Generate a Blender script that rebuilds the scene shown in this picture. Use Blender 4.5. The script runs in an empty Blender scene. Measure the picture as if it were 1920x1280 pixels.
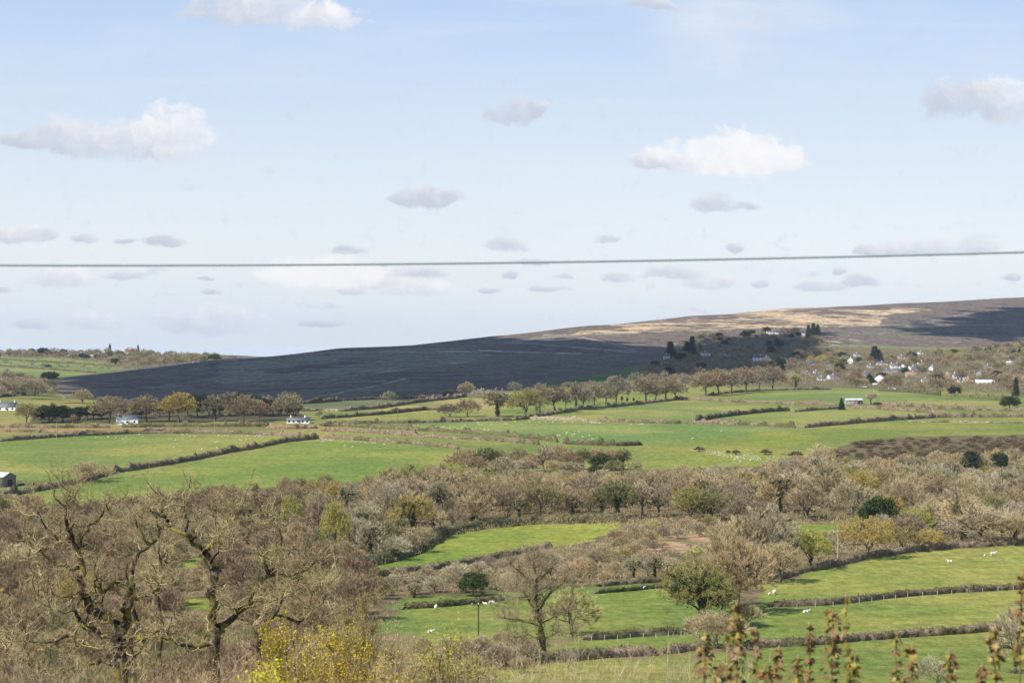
import bpy, math, random
import numpy as np
from mathutils import Vector, Matrix
random.seed(7); RNG = np.random.default_rng(11)
S = bpy.context.scene; COL = S.collection
F = 3733.0; CX, CY = 960.0, 640.0
PI = math.pi

# ------------------------------------------------------------------ helpers
def link(o, parent=None):
    COL.objects.link(o)
    if parent is not None: o.parent = parent
    return o
def tag(o, label=None, cat=None, group=None, kind=None):
    if label: o['label'] = label
    if cat: o['category'] = cat
    if group: o['group'] = group
    if kind: o['kind'] = kind
    return o
def empty(name, loc=(0, 0, 0), rz=0.0):
    o = bpy.data.objects.new(name, None); COL.objects.link(o)
    o.location = loc; o.rotation_euler = (0, 0, rz); o.empty_display_size = 0.2
    return o
class MB:
    """collects vertices and faces; build() links them as one mesh object"""
    def __init__(s): s.v = []; s.f3 = []; s.f4 = []; s.n = 0; s.m3 = []; s.m4 = []
    def add(s, v, f, m=0):
        v = np.asarray(v, float); f = np.asarray(f, int)
        if len(v) == 0 or len(f) == 0: return
        s.v.append(v)
        if f.shape[1] == 3: s.f3.append(f + s.n); s.m3.append(np.full(len(f), m))
        else: s.f4.append(f + s.n); s.m4.append(np.full(len(f), m))
        s.n += len(v)
    def box(s, c, d, m=0, rz=0.0):
        x, y, z = d[0] / 2, d[1] / 2, d[2] / 2
        v = np.array([(-x, -y, -z), (x, -y, -z), (x, y, -z), (-x, y, -z), (-x, -y, z), (x, -y, z), (x, y, z), (-x, y, z)])
        if rz:
            ca, sa = math.cos(rz), math.sin(rz); v = v @ np.array([[ca, sa, 0], [-sa, ca, 0], [0, 0, 1]])
        s.add(v + np.array(c), [(0, 3, 2, 1), (4, 5, 6, 7), (0, 1, 5, 4), (1, 2, 6, 5), (2, 3, 7, 6), (3, 0, 4, 7)], m)
    def tube(s, pts, rad, sides=5, m=0):
        v, f = tube(pts, rad, sides); s.add(v, f, m)
    def mesh(s, name, mats, smooth=False):
        me = bpy.data.meshes.new(name)
        V = np.concatenate(s.v) if s.v else np.zeros((0, 3))
        f3 = np.concatenate(s.f3) if s.f3 else np.zeros((0, 3), int)
        f4 = np.concatenate(s.f4) if s.f4 else np.zeros((0, 4), int)
        me.vertices.add(len(V)); me.vertices.foreach_set('co', V.astype(np.float32).ravel())
        me.loops.add(f3.size + f4.size); me.loops.foreach_set('vertex_index', np.concatenate([f3.ravel(), f4.ravel()]).astype(np.int32))
        me.polygons.add(len(f3) + len(f4))
        st = np.concatenate([np.arange(len(f3)) * 3, len(f3) * 3 + np.arange(len(f4)) * 4]).astype(np.int32)
        me.polygons.foreach_set('loop_start', st)
        mi = np.concatenate(([*s.m3] or [np.zeros(0)]) + ([*s.m4] or [np.zeros(0)])).astype(np.int32)
        me.polygons.foreach_set('material_index', mi)
        if smooth: me.polygons.foreach_set('use_smooth', np.ones(len(mi), bool))
        for m in (mats if isinstance(mats, (list, tuple)) else [mats]): me.materials.append(m)
        me.update(calc_edges=True); me.validate()
        return me
    def build(s, name, mats, parent=None, smooth=False):
        return link(bpy.data.objects.new(name, s.mesh(name, mats, smooth)), parent)
def tube(pts, rad, sides=5):
    P = np.asarray(pts, float); n = len(P); R = np.broadcast_to(np.asarray(rad, float), (n,))
    T = np.gradient(P, axis=0); T /= np.linalg.norm(T, axis=1, keepdims=True) + 1e-9
    ref = np.array([0.31, 0.95, 0.05]) if abs(T[0, 2]) > 0.5 else np.array([0.05, 0.1, 0.99])
    A = np.cross(T, ref); A /= np.linalg.norm(A, axis=1, keepdims=True) + 1e-9; B = np.cross(T, A)
    a = np.arange(sides) * 2 * PI / sides
    V = P[:, None, :] + R[:, None, None] * (np.cos(a)[None, :, None] * A[:, None, :] + np.sin(a)[None, :, None] * B[:, None, :])
    i = np.arange(n - 1)[:, None] * sides; j = np.arange(sides)[None, :]; k = (j + 1) % sides
    Fq = np.stack([i + j, i + k, i + sides + k, i + sides + j], -1).reshape(-1, 4)
    return V.reshape(-1, 3), Fq
def blades(base, dirs, L, w, rng=RNG):
    """thin tapering three-cornered twigs"""
    n = len(base); d = dirs / (np.linalg.norm(dirs, axis=1, keepdims=True) + 1e-9)
    s = np.cross(d, rng.normal(size=(n, 3))); s /= np.linalg.norm(s, axis=1, keepdims=True) + 1e-9
    L = np.broadcast_to(L, (n,))[:, None]; w = np.broadcast_to(w, (n,))[:, None]
    V = np.stack([base - s * w / 2, base + s * w / 2, base + d * L], 1).reshape(-1, 3)
    return V, np.arange(3 * n).reshape(-1, 3)
def leaves(c, size, rng=RNG, flat=0.0):
    n = len(c); a = rng.normal(size=(n, 3)); a[:, 2] *= (1 - flat); a /= np.linalg.norm(a, axis=1, keepdims=True) + 1e-9
    b = np.cross(a, rng.normal(size=(n, 3))); b /= np.linalg.norm(b, axis=1, keepdims=True) + 1e-9
    z = np.broadcast_to(size, (n,))[:, None] * rng.uniform(.6, 1.3, (n, 1))
    V = np.stack([c - a * z * .5, c + b * z * .38, c + a * z * .5, c - b * z * .38], 1).reshape(-1, 3)
    return V, np.arange(4 * n).reshape(-1, 4)
def hash2(i, j, s): 
    h = np.sin(i * 127.1 + j * 311.7 + s * 74.7) * 43758.5453
    return h - np.floor(h)
def vnoise(x, y, s=0):
    x = np.asarray(x, float); y = np.asarray(y, float)
    i = np.floor(x); j = np.floor(y); u = x - i; v = y - j; u = u * u * (3 - 2 * u); v = v * v * (3 - 2 * v)
    return (hash2(i, j, s) * (1 - u) + hash2(i + 1, j, s) * u) * (1 - v) + (hash2(i, j + 1, s) * (1 - u) + hash2(i + 1, j + 1, s) * u) * v
def fbm(x, y, s=0, o=4):
    return sum(vnoise(x * 2 ** k, y * 2 ** k, s + k) * .5 ** k for k in range(o)) / sum(.5 ** k for k in range(o))
def inpoly(px, py, poly):
    px = np.asarray(px, float); py = np.asarray(py, float); r = np.zeros(np.broadcast(px, py).shape, bool)
    n = len(poly)
    for a in range(n):
        x0, y0 = poly[a]; x1, y1 = poly[(a + 1) % n]
        if y0 == y1: continue
        c = ((y0 > py) != (y1 > py)) & (px < (x1 - x0) * (py - y0) / (y1 - y0) + x0)
        r ^= c
    return r
ONES = 'zeroth first second third fourth fifth sixth seventh eighth ninth tenth eleventh twelfth thirteenth fourteenth fifteenth sixteenth seventeenth eighteenth nineteenth'.split()
TENS = '. . twenty thirty forty fifty sixty seventy eighty ninety'.split()
def ordn(n):
    if n < 20: return ONES[n]
    t, u = divmod(n, 10)
    return (TENS[t][:-1] + 'ieth') if u == 0 else TENS[t] + '-' + ONES[u]

# ------------------------------------------------------------------ terrain shape
BASE = [(0.5, -1.7), (20, -4.6), (80, -17.5), (200, -40.5), (300, -49.5), (360, -52), (440, -54.8), (520, -55.7), (610, -56.4),
        (720, -55.9), (850, -54.6), (970, -52.), (1070, -50.1), (1180, -49), (1320, -47.7), (1480, -45.6)]
def zr(pairs): return [(Y, (CY - r) / F * Y) for Y, r in pairs]
LFAR = [(2600, 708), (3000, 700), (3500, 683), (4000, 668), (4300, 661.5)]
COLS = {
 -3000: zr([(1640, 738), (1900, 733), (2200, 722)] + LFAR),
 -100: zr([(1640, 738), (1900, 733), (2200, 722)] + LFAR),
 60: zr([(1640, 738), (1900, 733), (2200, 722), (2500, 714), (2650, 711), (3000, 701), (3500, 683), (4000, 668), (4300, 661)]),
 160: zr([(1640, 747), (1900, 738), (2300, 716), (2550, 703.5), (2750, 707), (3000, 700), (3500, 684), (4000, 668), (4300, 661)]),
 250: zr([(1640, 748), (1900, 738), (2300, 711), (2600, 693), (2900, 700), (3200, 696), (3500, 684), (4000, 668), (4300, 662)]),
 420: zr([(1640, 748), (1900, 735), (2300, 702), (2700, 672), (3000, 682), (3400, 680), (4000, 669), (4300, 665)]),
 640: zr([(1640, 747), (1900, 731), (2400, 686), (2900, 650), (3200, 662), (4000, 672)]),
 930: zr([(1640, 740), (1900, 724), (2500, 673), (3200, 628.5), (3500, 634), (4200, 650)]),
 1100: zr([(1640, 740), (1900, 722), (2500, 675), (3000, 633), (3400, 610.5), (3700, 616), (4400, 640)]),
 1300: zr([(1640, 740), (1850, 726), (2200, 704), (2600, 672), (3000, 635), (3600, 592.5), (3900, 597), (4500, 615)]),
 1500: zr([(1640, 740), (1850, 726), (2200, 706), (2600, 676), (3000, 640), (3800, 577.5), (4100, 581), (4600, 600)]),
 1700: zr([(1640, 741), (1850, 728), (2200, 710), (2600, 678), (3000, 645), (4000, 566.5), (4300, 570), (4700, 585)]),
 1920: zr([(1640, 742), (1850, 729), (2200, 711), (2600, 684), (3000, 652), (4200, 556.5), (4500, 560), (4800, 570)]),
 2600: zr([(1640, 742), (1850, 729), (2200, 711), (2600, 684), (3000, 652), (4300, 530), (4700, 533)]),
 5000: zr([(1640, 742), (1850, 729), (2200, 711), (2600, 684), (3000, 652), (4300, 530), (4700, 533)]),
}
END = [(5200, -70.), (6200, -150.), (9000, -185.)]
YG = np.unique(np.concatenate([np.array([.5, 4, 8, 12, 16, 20, 26, 33, 40, 50, 60, 72, 85, 100, 115, 130, 145, 160, 175, 190, 205, 220, 235, 250]),
     1 / np.linspace(1 / 262., 1 / 1500., 430), np.arange(1506, 4420, 7.), np.arange(4440, 5300, 60), np.arange(5400, 9100, 300)]))
ck = sorted(COLS); prof = []
for c in ck:
    pts = BASE + COLS[c]; pts = pts + ([(Y, z) for Y, z in END if Y > pts[-1][0] + 200])
    a = np.array(pts)
    dense = np.arange(0, 9100, 10.); zz = np.interp(dense, a[:, 0], a[:, 1])
    k = np.hanning(9); k /= k.sum(); zp = np.pad(zz, 4, mode='edge'); zz = np.convolve(zp, k, 'valid')
    zl = np.interp(YG, a[:, 0], a[:, 1]); w = np.clip((YG - 60) / 100, 0, 1)
    prof.append(zl * (1 - w) + np.interp(YG, dense, zz) * w)
prof = np.array(prof)
PXG = np.concatenate([[-6000, -4200, -3000, -2200, -1600, -1200, -900, -700, -560], np.arange(-450, 2371, 5.), [2480, 2620, 2820, 3100, 3500, 4100, 5000, 6500, 8000]])
ZT = np.empty((len(PXG), len(YG)))
ts = np.clip(PXG, ck[0], ck[-1])
for j in range(len(YG)): ZT[:, j] = np.interp(ts, ck, prof[:, j])
core = slice(9, len(PXG) - 9)
kk = np.hanning(19); kk /= kk.sum()
for j in range(len(YG)):
    zc = np.pad(ZT[core, j], 9, mode='reflect', reflect_type='odd'); ZT[core, j] = np.convolve(zc, kk, 'valid')
XX = (PXG[:, None] - CX) / F * YG[None, :]; YY = np.broadcast_to(YG[None, :], XX.shape)
und = (fbm(XX / 170, YY / 190, 3, 3) - .5) * 2.2 * np.clip((YY - 200) / 200, 0, 1) * np.clip((2000 - YY) / 600, 0, 1)
und += (fbm(XX / 260, YY / 260, 9, 5) - .5) * 11 * np.clip((YY - 1800) / 500, 0, 1) * np.clip((4800 - YY) / 500, 0, 1) * .55
ZT = ZT + und
ROW = CY - ZT / YG[None, :] * F
def zat(x, Y):
    x = np.asarray(x, float); Y = np.asarray(Y, float)
    p = CX + x / Y * F
    i = np.clip(np.searchsorted(PXG, p) - 1, 0, len(PXG) - 2); j = np.clip(np.searchsorted(YG, Y) - 1, 0, len(YG) - 2)
    u = (p - PXG[i]) / (PXG[i + 1] - PXG[i]); v = (Y - YG[j]) / (YG[j + 1] - YG[j])
    return (ZT[i, j] * (1 - u) + ZT[i + 1, j] * u) * (1 - v) + (ZT[i, j + 1] * (1 - u) + ZT[i + 1, j + 1] * u) * v
J0 = int(np.searchsorted(YG, 190))
def gY(px, py, y0=None, last=False):
    """depth at which the ground shows at an image position"""
    i = int(np.clip(np.searchsorted(PXG, px) - 1, 0, len(PXG) - 2)); u = (px - PXG[i]) / (PXG[i + 1] - PXG[i])
    r = ROW[i] * (1 - u) + ROW[i + 1] * u
    j0 = J0 if y0 is None else int(np.searchsorted(YG, y0))
    k = np.nonzero(r[j0:] <= py)[0]
    if len(k) == 0: return YG[j0 + int(np.argmin(r[j0:]))]
    j = j0 + k[0]
    if j == j0: return YG[j]
    t = (r[j - 1] - py) / (r[j - 1] - r[j] + 1e-9)
    return YG[j - 1] + t * (YG[j] - YG[j - 1])
def gp(px, py, y0=None):
    Y = gY(px, py, y0); x = (px - CX) / F * Y
    return np.array([x, Y, float(zat(x, Y))])
def at(px, py, Y): return np.array([(px - CX) / F * Y, Y, (CY - py) / F * Y])

# ------------------------------------------------------------------ materials
def nodes(name):
    m = bpy.data.materials.new(name); m.use_nodes = True; nt = m.node_tree; nt.nodes.clear(); return m, nt
def N(nt, t, **kw):
    n = nt.nodes.new(t)
    for k, v in kw.items():
        if isinstance(v, tuple) and k.startswith('i_'): n.inputs[k[2:]].default_value = v
        elif k.startswith('i'): 
            key = k[1:]; n.inputs[int(key) if key.isdigit() else key].default_value = v
        else: setattr(n, k, v)
    return n
def L(nt, a, b): nt.links.new(a, b)
def mixc(nt, fac, a, b, bt='MIX'):
    n = nt.nodes.new('ShaderNodeMix'); n.data_type = 'RGBA'; n.blend_type = bt
    for s, v in ((0, fac), (6, a), (7, b)):
        if hasattr(v, 'is_linked') or hasattr(v, 'links'): nt.links.new(v, n.inputs[s])
        else: n.inputs[s].default_value = v if s == 0 else (*v, 1)
    return n.outputs[2]
def math_(nt, op, a, b=None, c=None, clamp=False):
    n = nt.nodes.new('ShaderNodeMath'); n.operation = op; n.use_clamp = clamp
    for i, v in enumerate((a, b, c)):
        if v is None: continue
        if hasattr(v, 'links'): nt.links.new(v, n.inputs[i])
        else: n.inputs[i].default_value = v
    return n.outputs[0]
def mrange(nt, v, a, b, c=0., d=1., smooth=True):
    n = nt.nodes.new('ShaderNodeMapRange'); n.interpolation_type = 'SMOOTHSTEP' if smooth else 'LINEAR'
    nt.links.new(v, n.inputs[0])
    for i, x in zip((1, 2, 3, 4), (a, b, c, d)): n.inputs[i].default_value = x
    return n.outputs[0]
def noise(nt, vec, scale, detail=3., rough=.5, out=0):
    n = nt.nodes.new('ShaderNodeTexNoise'); n.inputs['Scale'].default_value = scale; n.inputs['Detail'].default_value = detail
    n.inputs['Roughness'].default_value = rough
    if vec is not None: nt.links.new(vec, n.inputs['Vector'])
    return n.outputs[out]
def finish(nt, color, rough=.9, spec=.1, bump=None, trans=0.):
    b = nt.nodes.new('ShaderNodeBsdfPrincipled'); o = nt.nodes.new('ShaderNodeOutputMaterial')
    if hasattr(color, 'links'): nt.links.new(color, b.inputs['Base Color'])
    else: b.inputs['Base Color'].default_value = (*color, 1)
    b.inputs['Roughness'].default_value = rough; b.inputs['Specular IOR Level'].default_value = spec
    if bump is not None: nt.links.new(bump, b.inputs['Normal'])
    if trans:
        t = nt.nodes.new('ShaderNodeBsdfTranslucent'); mx = nt.nodes.new('ShaderNodeMixShader'); mx.inputs[0].default_value = trans
        if hasattr(color, 'links'): nt.links.new(color, t.inputs['Color'])
        else: t.inputs['Color'].default_value = (*color, 1)
        nt.links.new(b.outputs[0], mx.inputs[1]); nt.links.new(t.outputs[0], mx.inputs[2]); nt.links.new(mx.outputs[0], o.inputs[0])
    else: nt.links.new(b.outputs[0], o.inputs[0])
def mat_tint(name, lo=.6, hi=1.35, scale=.35, trans=0., alt=None, spec=.05):
    """colour of the object, broken up by world-size noise"""
    m, nt = nodes(name); oi = nt.nodes.new('ShaderNodeObjectInfo'); geo = nt.nodes.new('ShaderNodeNewGeometry')
    n = noise(nt, geo.outputs['Position'], scale, 4., .6)
    v = mrange(nt, n, .3, .7, lo, hi, False)
    n2 = noise(nt, geo.outputs['Position'], scale * 9, 2., .5); v2 = mrange(nt, n2, .3, .7, .75, 1.25, False)
    c = mixc(nt, 1., oi.outputs['Color'], math_(nt, 'MULTIPLY', v, v2), 'MULTIPLY')
    if alt:
        n3 = noise(nt, geo.outputs['Position'], scale * 1.7, 3.); c = mixc(nt, mrange(nt, n3, .5, .66, 0, alt[1]), c, alt[0])
    finish(nt, c, .9, spec, None, trans); return m
def mat_plain(name, col, rough=.8, spec=.2, var=.25, scale=.6):
    m, nt = nodes(name); geo = nt.nodes.new('ShaderNodeNewGeometry'); n = noise(nt, geo.outputs['Position'], scale, 5., .6)
    c = mixc(nt, 1., col, mrange(nt, n, .25, .75, 1 - var, 1 + var, False), 'MULTIPLY'); finish(nt, c, rough, spec); return m
M = {}
M['twig'] = mat_tint('twig', .68, 1.25, .22, trans=.05)
M['bark'] = mat_tint('bark', .55, 1.4, 1.2, alt=((.09, .10, .04), .5))
M['leaf'] = mat_tint('leaf', .55, 1.4, .7, trans=.3)
M['needle'] = mat_tint('needle', .5, 1.5, .6, trans=.1)
M['bud'] = mat_tint('bud_leaf', .6, 1.4, 1.5, trans=.4)
M['rock'] = mat_plain('pale_stone', (.42, .40, .35), .9, .1, .35, .7)
M['wool'] = mat_plain('wool', (.60, .55, .45), .95, .05, .12, 3.)
M['white'] = mat_plain('white_render', (.80, .79, .76), .8, .2, .08, .5)
M['cream'] = mat_plain('cream_render', (.62, .55, .44), .8, .2, .1, .5)
M['stonewall'] = mat_plain('grey_stone_wall', (.30, .28, .26), .9, .1, .3, 1.)
M['slate'] = mat_plain('slate', (.115, .115, .125), .6, .4, .2, 1.)
M['tile'] = mat_plain('brown_tile', (.27, .17, .12), .8, .2, .2, 1.)
M['glass'] = mat_plain('dark_window', (.03, .035, .04), .15, .5, .1, .5)
M['iron'] = mat_plain('corrugated_iron', (.42, .43, .44), .55, .4, .2, .5)
M['blueiron'] = mat_plain('blue_grey_iron', (.45, .52, .62), .5, .5, .12, .5)
M['oldwood'] = mat_plain('weathered_wood', (.22, .18, .145), .9, .1, .3, 2.)
M['palewood'] = mat_plain('pale_weathered_wood', (.40, .35, .27), .9, .1, .2, 2.)
M['darkwood'] = mat_plain('dark_pole_wood', (.075, .06, .05), .9, .1, .3, 2.)
M['porcelain'] = mat_plain('insulator', (.7, .7, .7), .3, .5, .05, 2.)
M['cable'] = mat_plain('cable', (.22, .25, .26), .6, .3, .1, 2.)

def mat_hedge():
    m, nt = nodes('hedge'); geo = nt.nodes.new('ShaderNodeNewGeometry'); P = geo.outputs['Position']; oi = nt.nodes.new('ShaderNodeObjectInfo')
    n1 = noise(nt, P, .09, 4., .6); n2 = noise(nt, P, .9, 4., .65)
    c = mixc(nt, mrange(nt, n1, .48, .62, 0, .75), oi.outputs['Color'], (.065, .072, .028))
    c = mixc(nt, mrange(nt, noise(nt, P, .05, 3.), .55, .68, 0, .6), c, (.23, .165, .105))
    c = mixc(nt, 1., c, mrange(nt, n2, .3, .7, .45, 1.45, False), 'MULTIPLY'); c = mixc(nt, 1., c, mrange(nt, noise(nt, P, 5., 3., .6), .3, .7, .5, 1.5, False), 'MULTIPLY')
    finish(nt, c, .95, .05); return m
M['hedge'] = mat_hedge()

# ------------------------------------------------------------------ ground colours (albedo painted per vertex from plans of the fields)
GR = (.150, .182, .046)
def poly(*a): return list(zip(a[0::2], a[1::2]))
PX2 = np.broadcast_to(PXG[:, None], ROW.shape); YF = np.broadcast_to(YG[None, :], ROW.shape)
colr = np.empty(ROW.shape + (3,)); colr[:] = GR
mask = np.zeros(ROW.shape + (3,))          # r: how much bleached moor grass, g: moor, b: rough vegetation
# edges wobble a little so that no boundary is ruled
PXw = PX2 + (fbm(XX / 9, YY / 9, 21, 3) - .5) * 9 * F / np.maximum(YY, 60); ROWw = ROW + (fbm(XX / 10, YY / 12, 22, 3) - .5) * 8 * F * 52 / np.maximum(YY, 250) ** 2
def paint(pl, c, ymin=0, ymax=1e9, a=1., wob=1):
    q = inpoly(PXw if wob else PX2, ROWw if wob else ROW, pl) & (YF >= ymin) & (YF <= ymax)
    colr[q] = colr[q] * (1 - a) + np.array(c) * a
    if a == 1.: mask[q] = 0
    return q
ROUGH = (.125, .125, .045); FLOOR = (.085, .072, .036); DRY = (.22, .165, .085)
def g(r=1., gg=1., b=1.): return (GR[0] * r, GR[1] * gg, GR[2] * b)
# fields of the upper valley
paint(poly(-500, 832, 180, 818, 540, 822, 420, 846, 300, 870, 140, 905, -500, 935), g(1.1, 1.06, 1.1))
paint(poly(-500, 804, 300, 806, 640, 808, 640, 822, 200, 815, -500, 830), g(1.2, 1.05, 1.2))
paint(poly(-500, 800, 640, 798, 640, 806, 300, 806, 150, 811, -500, 812), (.20, .165, .06))
paint(poly(600, 822, 863, 842, 835, 905, 500, 915, 200, 960, 60, 940), g(1.0, 1.05, .9))
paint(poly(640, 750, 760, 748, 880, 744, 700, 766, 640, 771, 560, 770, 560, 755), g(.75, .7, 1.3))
paint(poly(700, 768, 880, 745, 950, 752, 940, 778, 870, 768, 720, 776, 650, 786), g(1.45, 1.12, 1.5))
paint(poly(1050, 790, 1150, 765, 1280, 750, 1480, 765, 1280, 792), g(1.2, 1.1, 1.25))
paint(poly(740, 800, 900, 790, 1280, 793, 1480, 803, 1300, 830, 1200, 835, 1050, 830, 890, 812), g(1.0, 1.08, 1.2))
paint(poly(1340, 742, 1560, 731, 1770, 743, 1920, 752, 1920, 768, 1600, 760), g(.95, 1.02, 1.15))
paint(poly(1700, 745, 1900, 754, 1890, 766, 1700, 760), g(1.25, 1.1, 1.25))
paint(poly(1310, 792, 1480, 772, 1600, 766, 1780, 778, 1600, 792, 1500, 801), g(1.08, 1.08, 1.1))
paint(poly(1210, 835, 1500, 803, 1920, 788, 2400, 790, 2400, 815, 1700, 828, 1540, 850, 1470, 872, 1200, 885), g(1.12, 1.04, .95))
paint(poly(1400, 812, 1540, 815, 1500, 835, 1420, 840), (.215, .225, .035), a=.45)
paint(poly(1180, 855, 1480, 850, 1480, 880, 1180, 890), g(.95, 1.0, .85))
paint(poly(740, 870, 860, 855, 850, 905, 640, 905), (.21, .20, .045), a=.4)
paint(poly(0, 735, 110, 740, 260, 752, 500, 775, 500, 800, 0, 800), g(1.2, 1.0, 1.2))
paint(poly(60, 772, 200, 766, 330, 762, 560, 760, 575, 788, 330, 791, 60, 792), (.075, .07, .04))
for mx, my in ((1499, 803), (1487, 774), (602, 825), (1049, 833), (1214, 836), (1428, 1140), (1088, 1203)): paint(poly(mx - 9, my, mx, my - 2.2, mx + 9, my, mx, my + 3.), (.20, .16, .09), a=.8)
# floor of the woods, scrub
for pl in (poly(-800, 960, 100, 955, 330, 925, 640, 905, 860, 882, 1200, 880, 1480, 872, 1560, 850, 1920, 820, 2600, 815, 2600, 1020, 1900, 1020, 1640, 1045, 1440, 1095, 1420, 1130, 1250, 1120, 1250, 1088, 930, 1110, 740, 1125, 640, 1300, 640, 1600, -1600, 1600),
           poly(1540, 850, 1600, 828, 1700, 818, 1920, 815, 2600, 815, 2600, 880, 1500, 880)):
    q = paint(pl, FLOOR); mask[q, 2] = 1
q = paint(poly(500, 1180, 1400, 1215, 1400, 1300, 1300, 1600, -1000, 1600), (.16, .135, .06)); mask[q, 2] = 1
paint(poly(655, 1066, 760, 1045, 800, 1025, 832, 1003, 900, 991, 1000, 983, 1175, 979, 1150, 1002, 1090, 1018, 1000, 1030, 900, 1052, 780, 1072, 690, 1075), g(1.08, 1.12, .8))
paint(poly(750, 1125, 940, 1112, 940, 1122, 750, 1138), g(1.05, 1.06, .9))
paint(poly(745, 1145, 930, 1128, 1120, 1112, 1260, 1100, 1260, 1180, 1090, 1190, 900, 1205, 780, 1210), g(1.2, 1.1, 1.))
paint(poly(1090, 1200, 1300, 1190, 1300, 1215, 1120, 1228, 900, 1245), g(1.12, 1.06, 1.))
paint(poly(880, 1252, 1140, 1234, 1300, 1226, 1340, 1300, 860, 1330), g(1.05, 1., .95))
paint(poly(1415, 1132, 1430, 1100, 1500, 1075, 1640, 1047, 1780, 1029, 1920, 1022, 2400, 1000, 2400, 1095, 1700, 1115), g(1.15, 1.1, 1.))
paint(poly(1400, 1215, 1430, 1140, 1700, 1120, 2400, 1090, 2400, 1165, 1640, 1195), g(1.17, 1.1, 1.))
paint(poly(1320, 1225, 1860, 1190, 2400, 1170, 2400, 1400, 1280, 1400), g(1.02, 1.0, .9))
paint(poly(1470, 985, 1600, 980, 1600, 1003, 1480, 1003), g(1.05, 1.1, .8)); paint(poly(1725, 968, 1780, 966, 1780, 985, 1725, 985), g(1.05, 1.1, .8))
paint(poly(325, 1050, 385, 1045, 385, 1062, 325, 1064), g(1., 1.05, .8)); paint(poly(340, 1122, 420, 1118, 430, 1142, 340, 1142), g(1., 1.05, .8))
paint(poly(1215, 1012, 1260, 1000, 1330, 998, 1340, 1015, 1290, 1035, 1235, 1040), (.38, .24, .14), a=.9)
paint(poly(1150, 1040, 1240, 1035, 1250, 1060, 1150, 1070), (.30, .19, .10), a=.7)
# far hill
paint(poly(-900, 660, 460, 655, 440, 672, 250, 700, 80, 720, -900, 735), g(1.02, 1.02, 1.25), ymin=2600)
q = paint(poly(-900, 655, 200, 655, 330, 664, 330, 684, 300, 690, 215, 690, 205, 680, 120, 672, 0, 668, -900, 662), (.13, .12, .06), ymin=2700); mask[q, 2] = 1
q = paint(poly(-900, 700, 0, 702, 60, 712, 105, 716, 130, 740, 60, 742, -900, 742), (.13, .11, .06), ymin=1700, ymax=2700); mask[q, 2] = 1
# the moor
MOOR = poly(80, 716, 160, 702, 250, 690, 420, 668, 640, 645, 930, 620, 1100, 600, 1300, 580, 1500, 565, 1700, 555, 1920, 545, 2400, 530, 4000, 500, 8000, 480, 8000, 690, 1920, 650, 1760, 652, 1560, 645, 1500, 650, 1300, 660, 1210, 690, 1050, 722, 900, 742, 560, 752, 220, 752, 110, 738)
q = paint(MOOR, (.100, .078, .064), ymin=1560, ymax=5000); mask[q, 1] = 1
moor = q
def mpaint(pl, c, a=1.):
    qq = inpoly(PX2 + (fbm(XX / 60, YY / 90, 31, 4) - .5) * 90, ROW + (fbm(XX / 70, YY / 60, 33, 4) - .5) * 16, pl) & moor
    colr[qq] = colr[qq] * (1 - a) + np.array(c) * a
    return qq
GREENISH = (.165, .172, .125)
mpaint(poly(340, 690, 520, 670, 640, 662, 760, 655, 920, 652, 900, 672, 760, 690, 640, 705, 520, 720, 440, 722, 380, 712), GREENISH, .85)
HD = (.040, .030, .042)
mpaint(poly(470, 694, 560, 684, 640, 676, 720, 672, 700, 680, 600, 690, 520, 700), HD, .8); mpaint(poly(640, 650, 900, 634, 930, 648, 760, 652, 640, 658), HD, .7); mpaint(poly(560, 735, 700, 705, 900, 690, 930, 700, 760, 715, 620, 742), HD, .6); mpaint(poly(940, 640, 1150, 652, 1190, 662, 960, 650), HD, .6); mpaint(poly(130, 720, 300, 700, 430, 690, 380, 712, 250, 730), HD, .6); mpaint(poly(260, 726, 330, 720, 335, 726, 270, 732), (.16, .14, .13), .8)
mpaint(poly(640, 745, 760, 715, 980, 690, 1200, 670, 1210, 690, 1050, 722, 880, 740), (.062, .058, .042), .8)
mpaint(poly(880, 650, 1150, 650, 1200, 662, 1000, 668, 900, 662), (.075, .065, .05), .6)
q = inpoly(PX2, ROW, poly(930, 640, 930, 620, 1100, 600, 1300, 585, 1500, 570, 1720, 560, 1730, 585, 1700, 610, 1640, 640, 1600, 652, 1540, 652, 1500, 640, 1350, 640, 1200, 652, 1060, 646)) & moor
w = np.zeros(ROW.shape); w[q] = 1.

def soft(pl, a):
    qq = inpoly(PX2 + (fbm(XX / 300, YY / 300, 41, 4) - .5) * 420, ROW + (fbm(XX / 260, YY / 200, 43, 4) - .5) * 34, pl) & moor
    mask[qq, 0] = np.maximum(mask[qq, 0], a)
SOFT = [(poly(930, 640, 930, 610, 1100, 595, 1300, 575, 1500, 560, 1760, 550, 1760, 580, 1700, 604, 1640, 626, 1560, 632, 1350, 632, 1200, 640, 1060, 640), .45)]
q = inpoly(PX2, ROW, poly(1180, 600, 1480, 588, 1700, 585, 1690, 604, 1560, 622, 1400, 626, 1200, 630, 1060, 630)) & moor; soft(*SOFT[0]); soft(poly(1100, 600, 1480, 584, 1720, 580, 1690, 600, 1560, 612, 1400, 618, 1200, 626, 1020, 634), .92)
q = inpoly(PX2, ROW, poly(1540, 632, 1660, 640, 1800, 638, 1840, 648, 1700, 654, 1540, 652)); mask[q & (YF > 2400), 0] = .6; mask[q, 1] = 1
q = inpoly(PX2, ROW, poly(1500, 590, 1700, 560, 1920, 548, 2400, 535, 2400, 660, 1920, 640, 1720, 632)) & moor
mask[q, 0] = np.maximum(mask[q, 0], .18)
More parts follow.
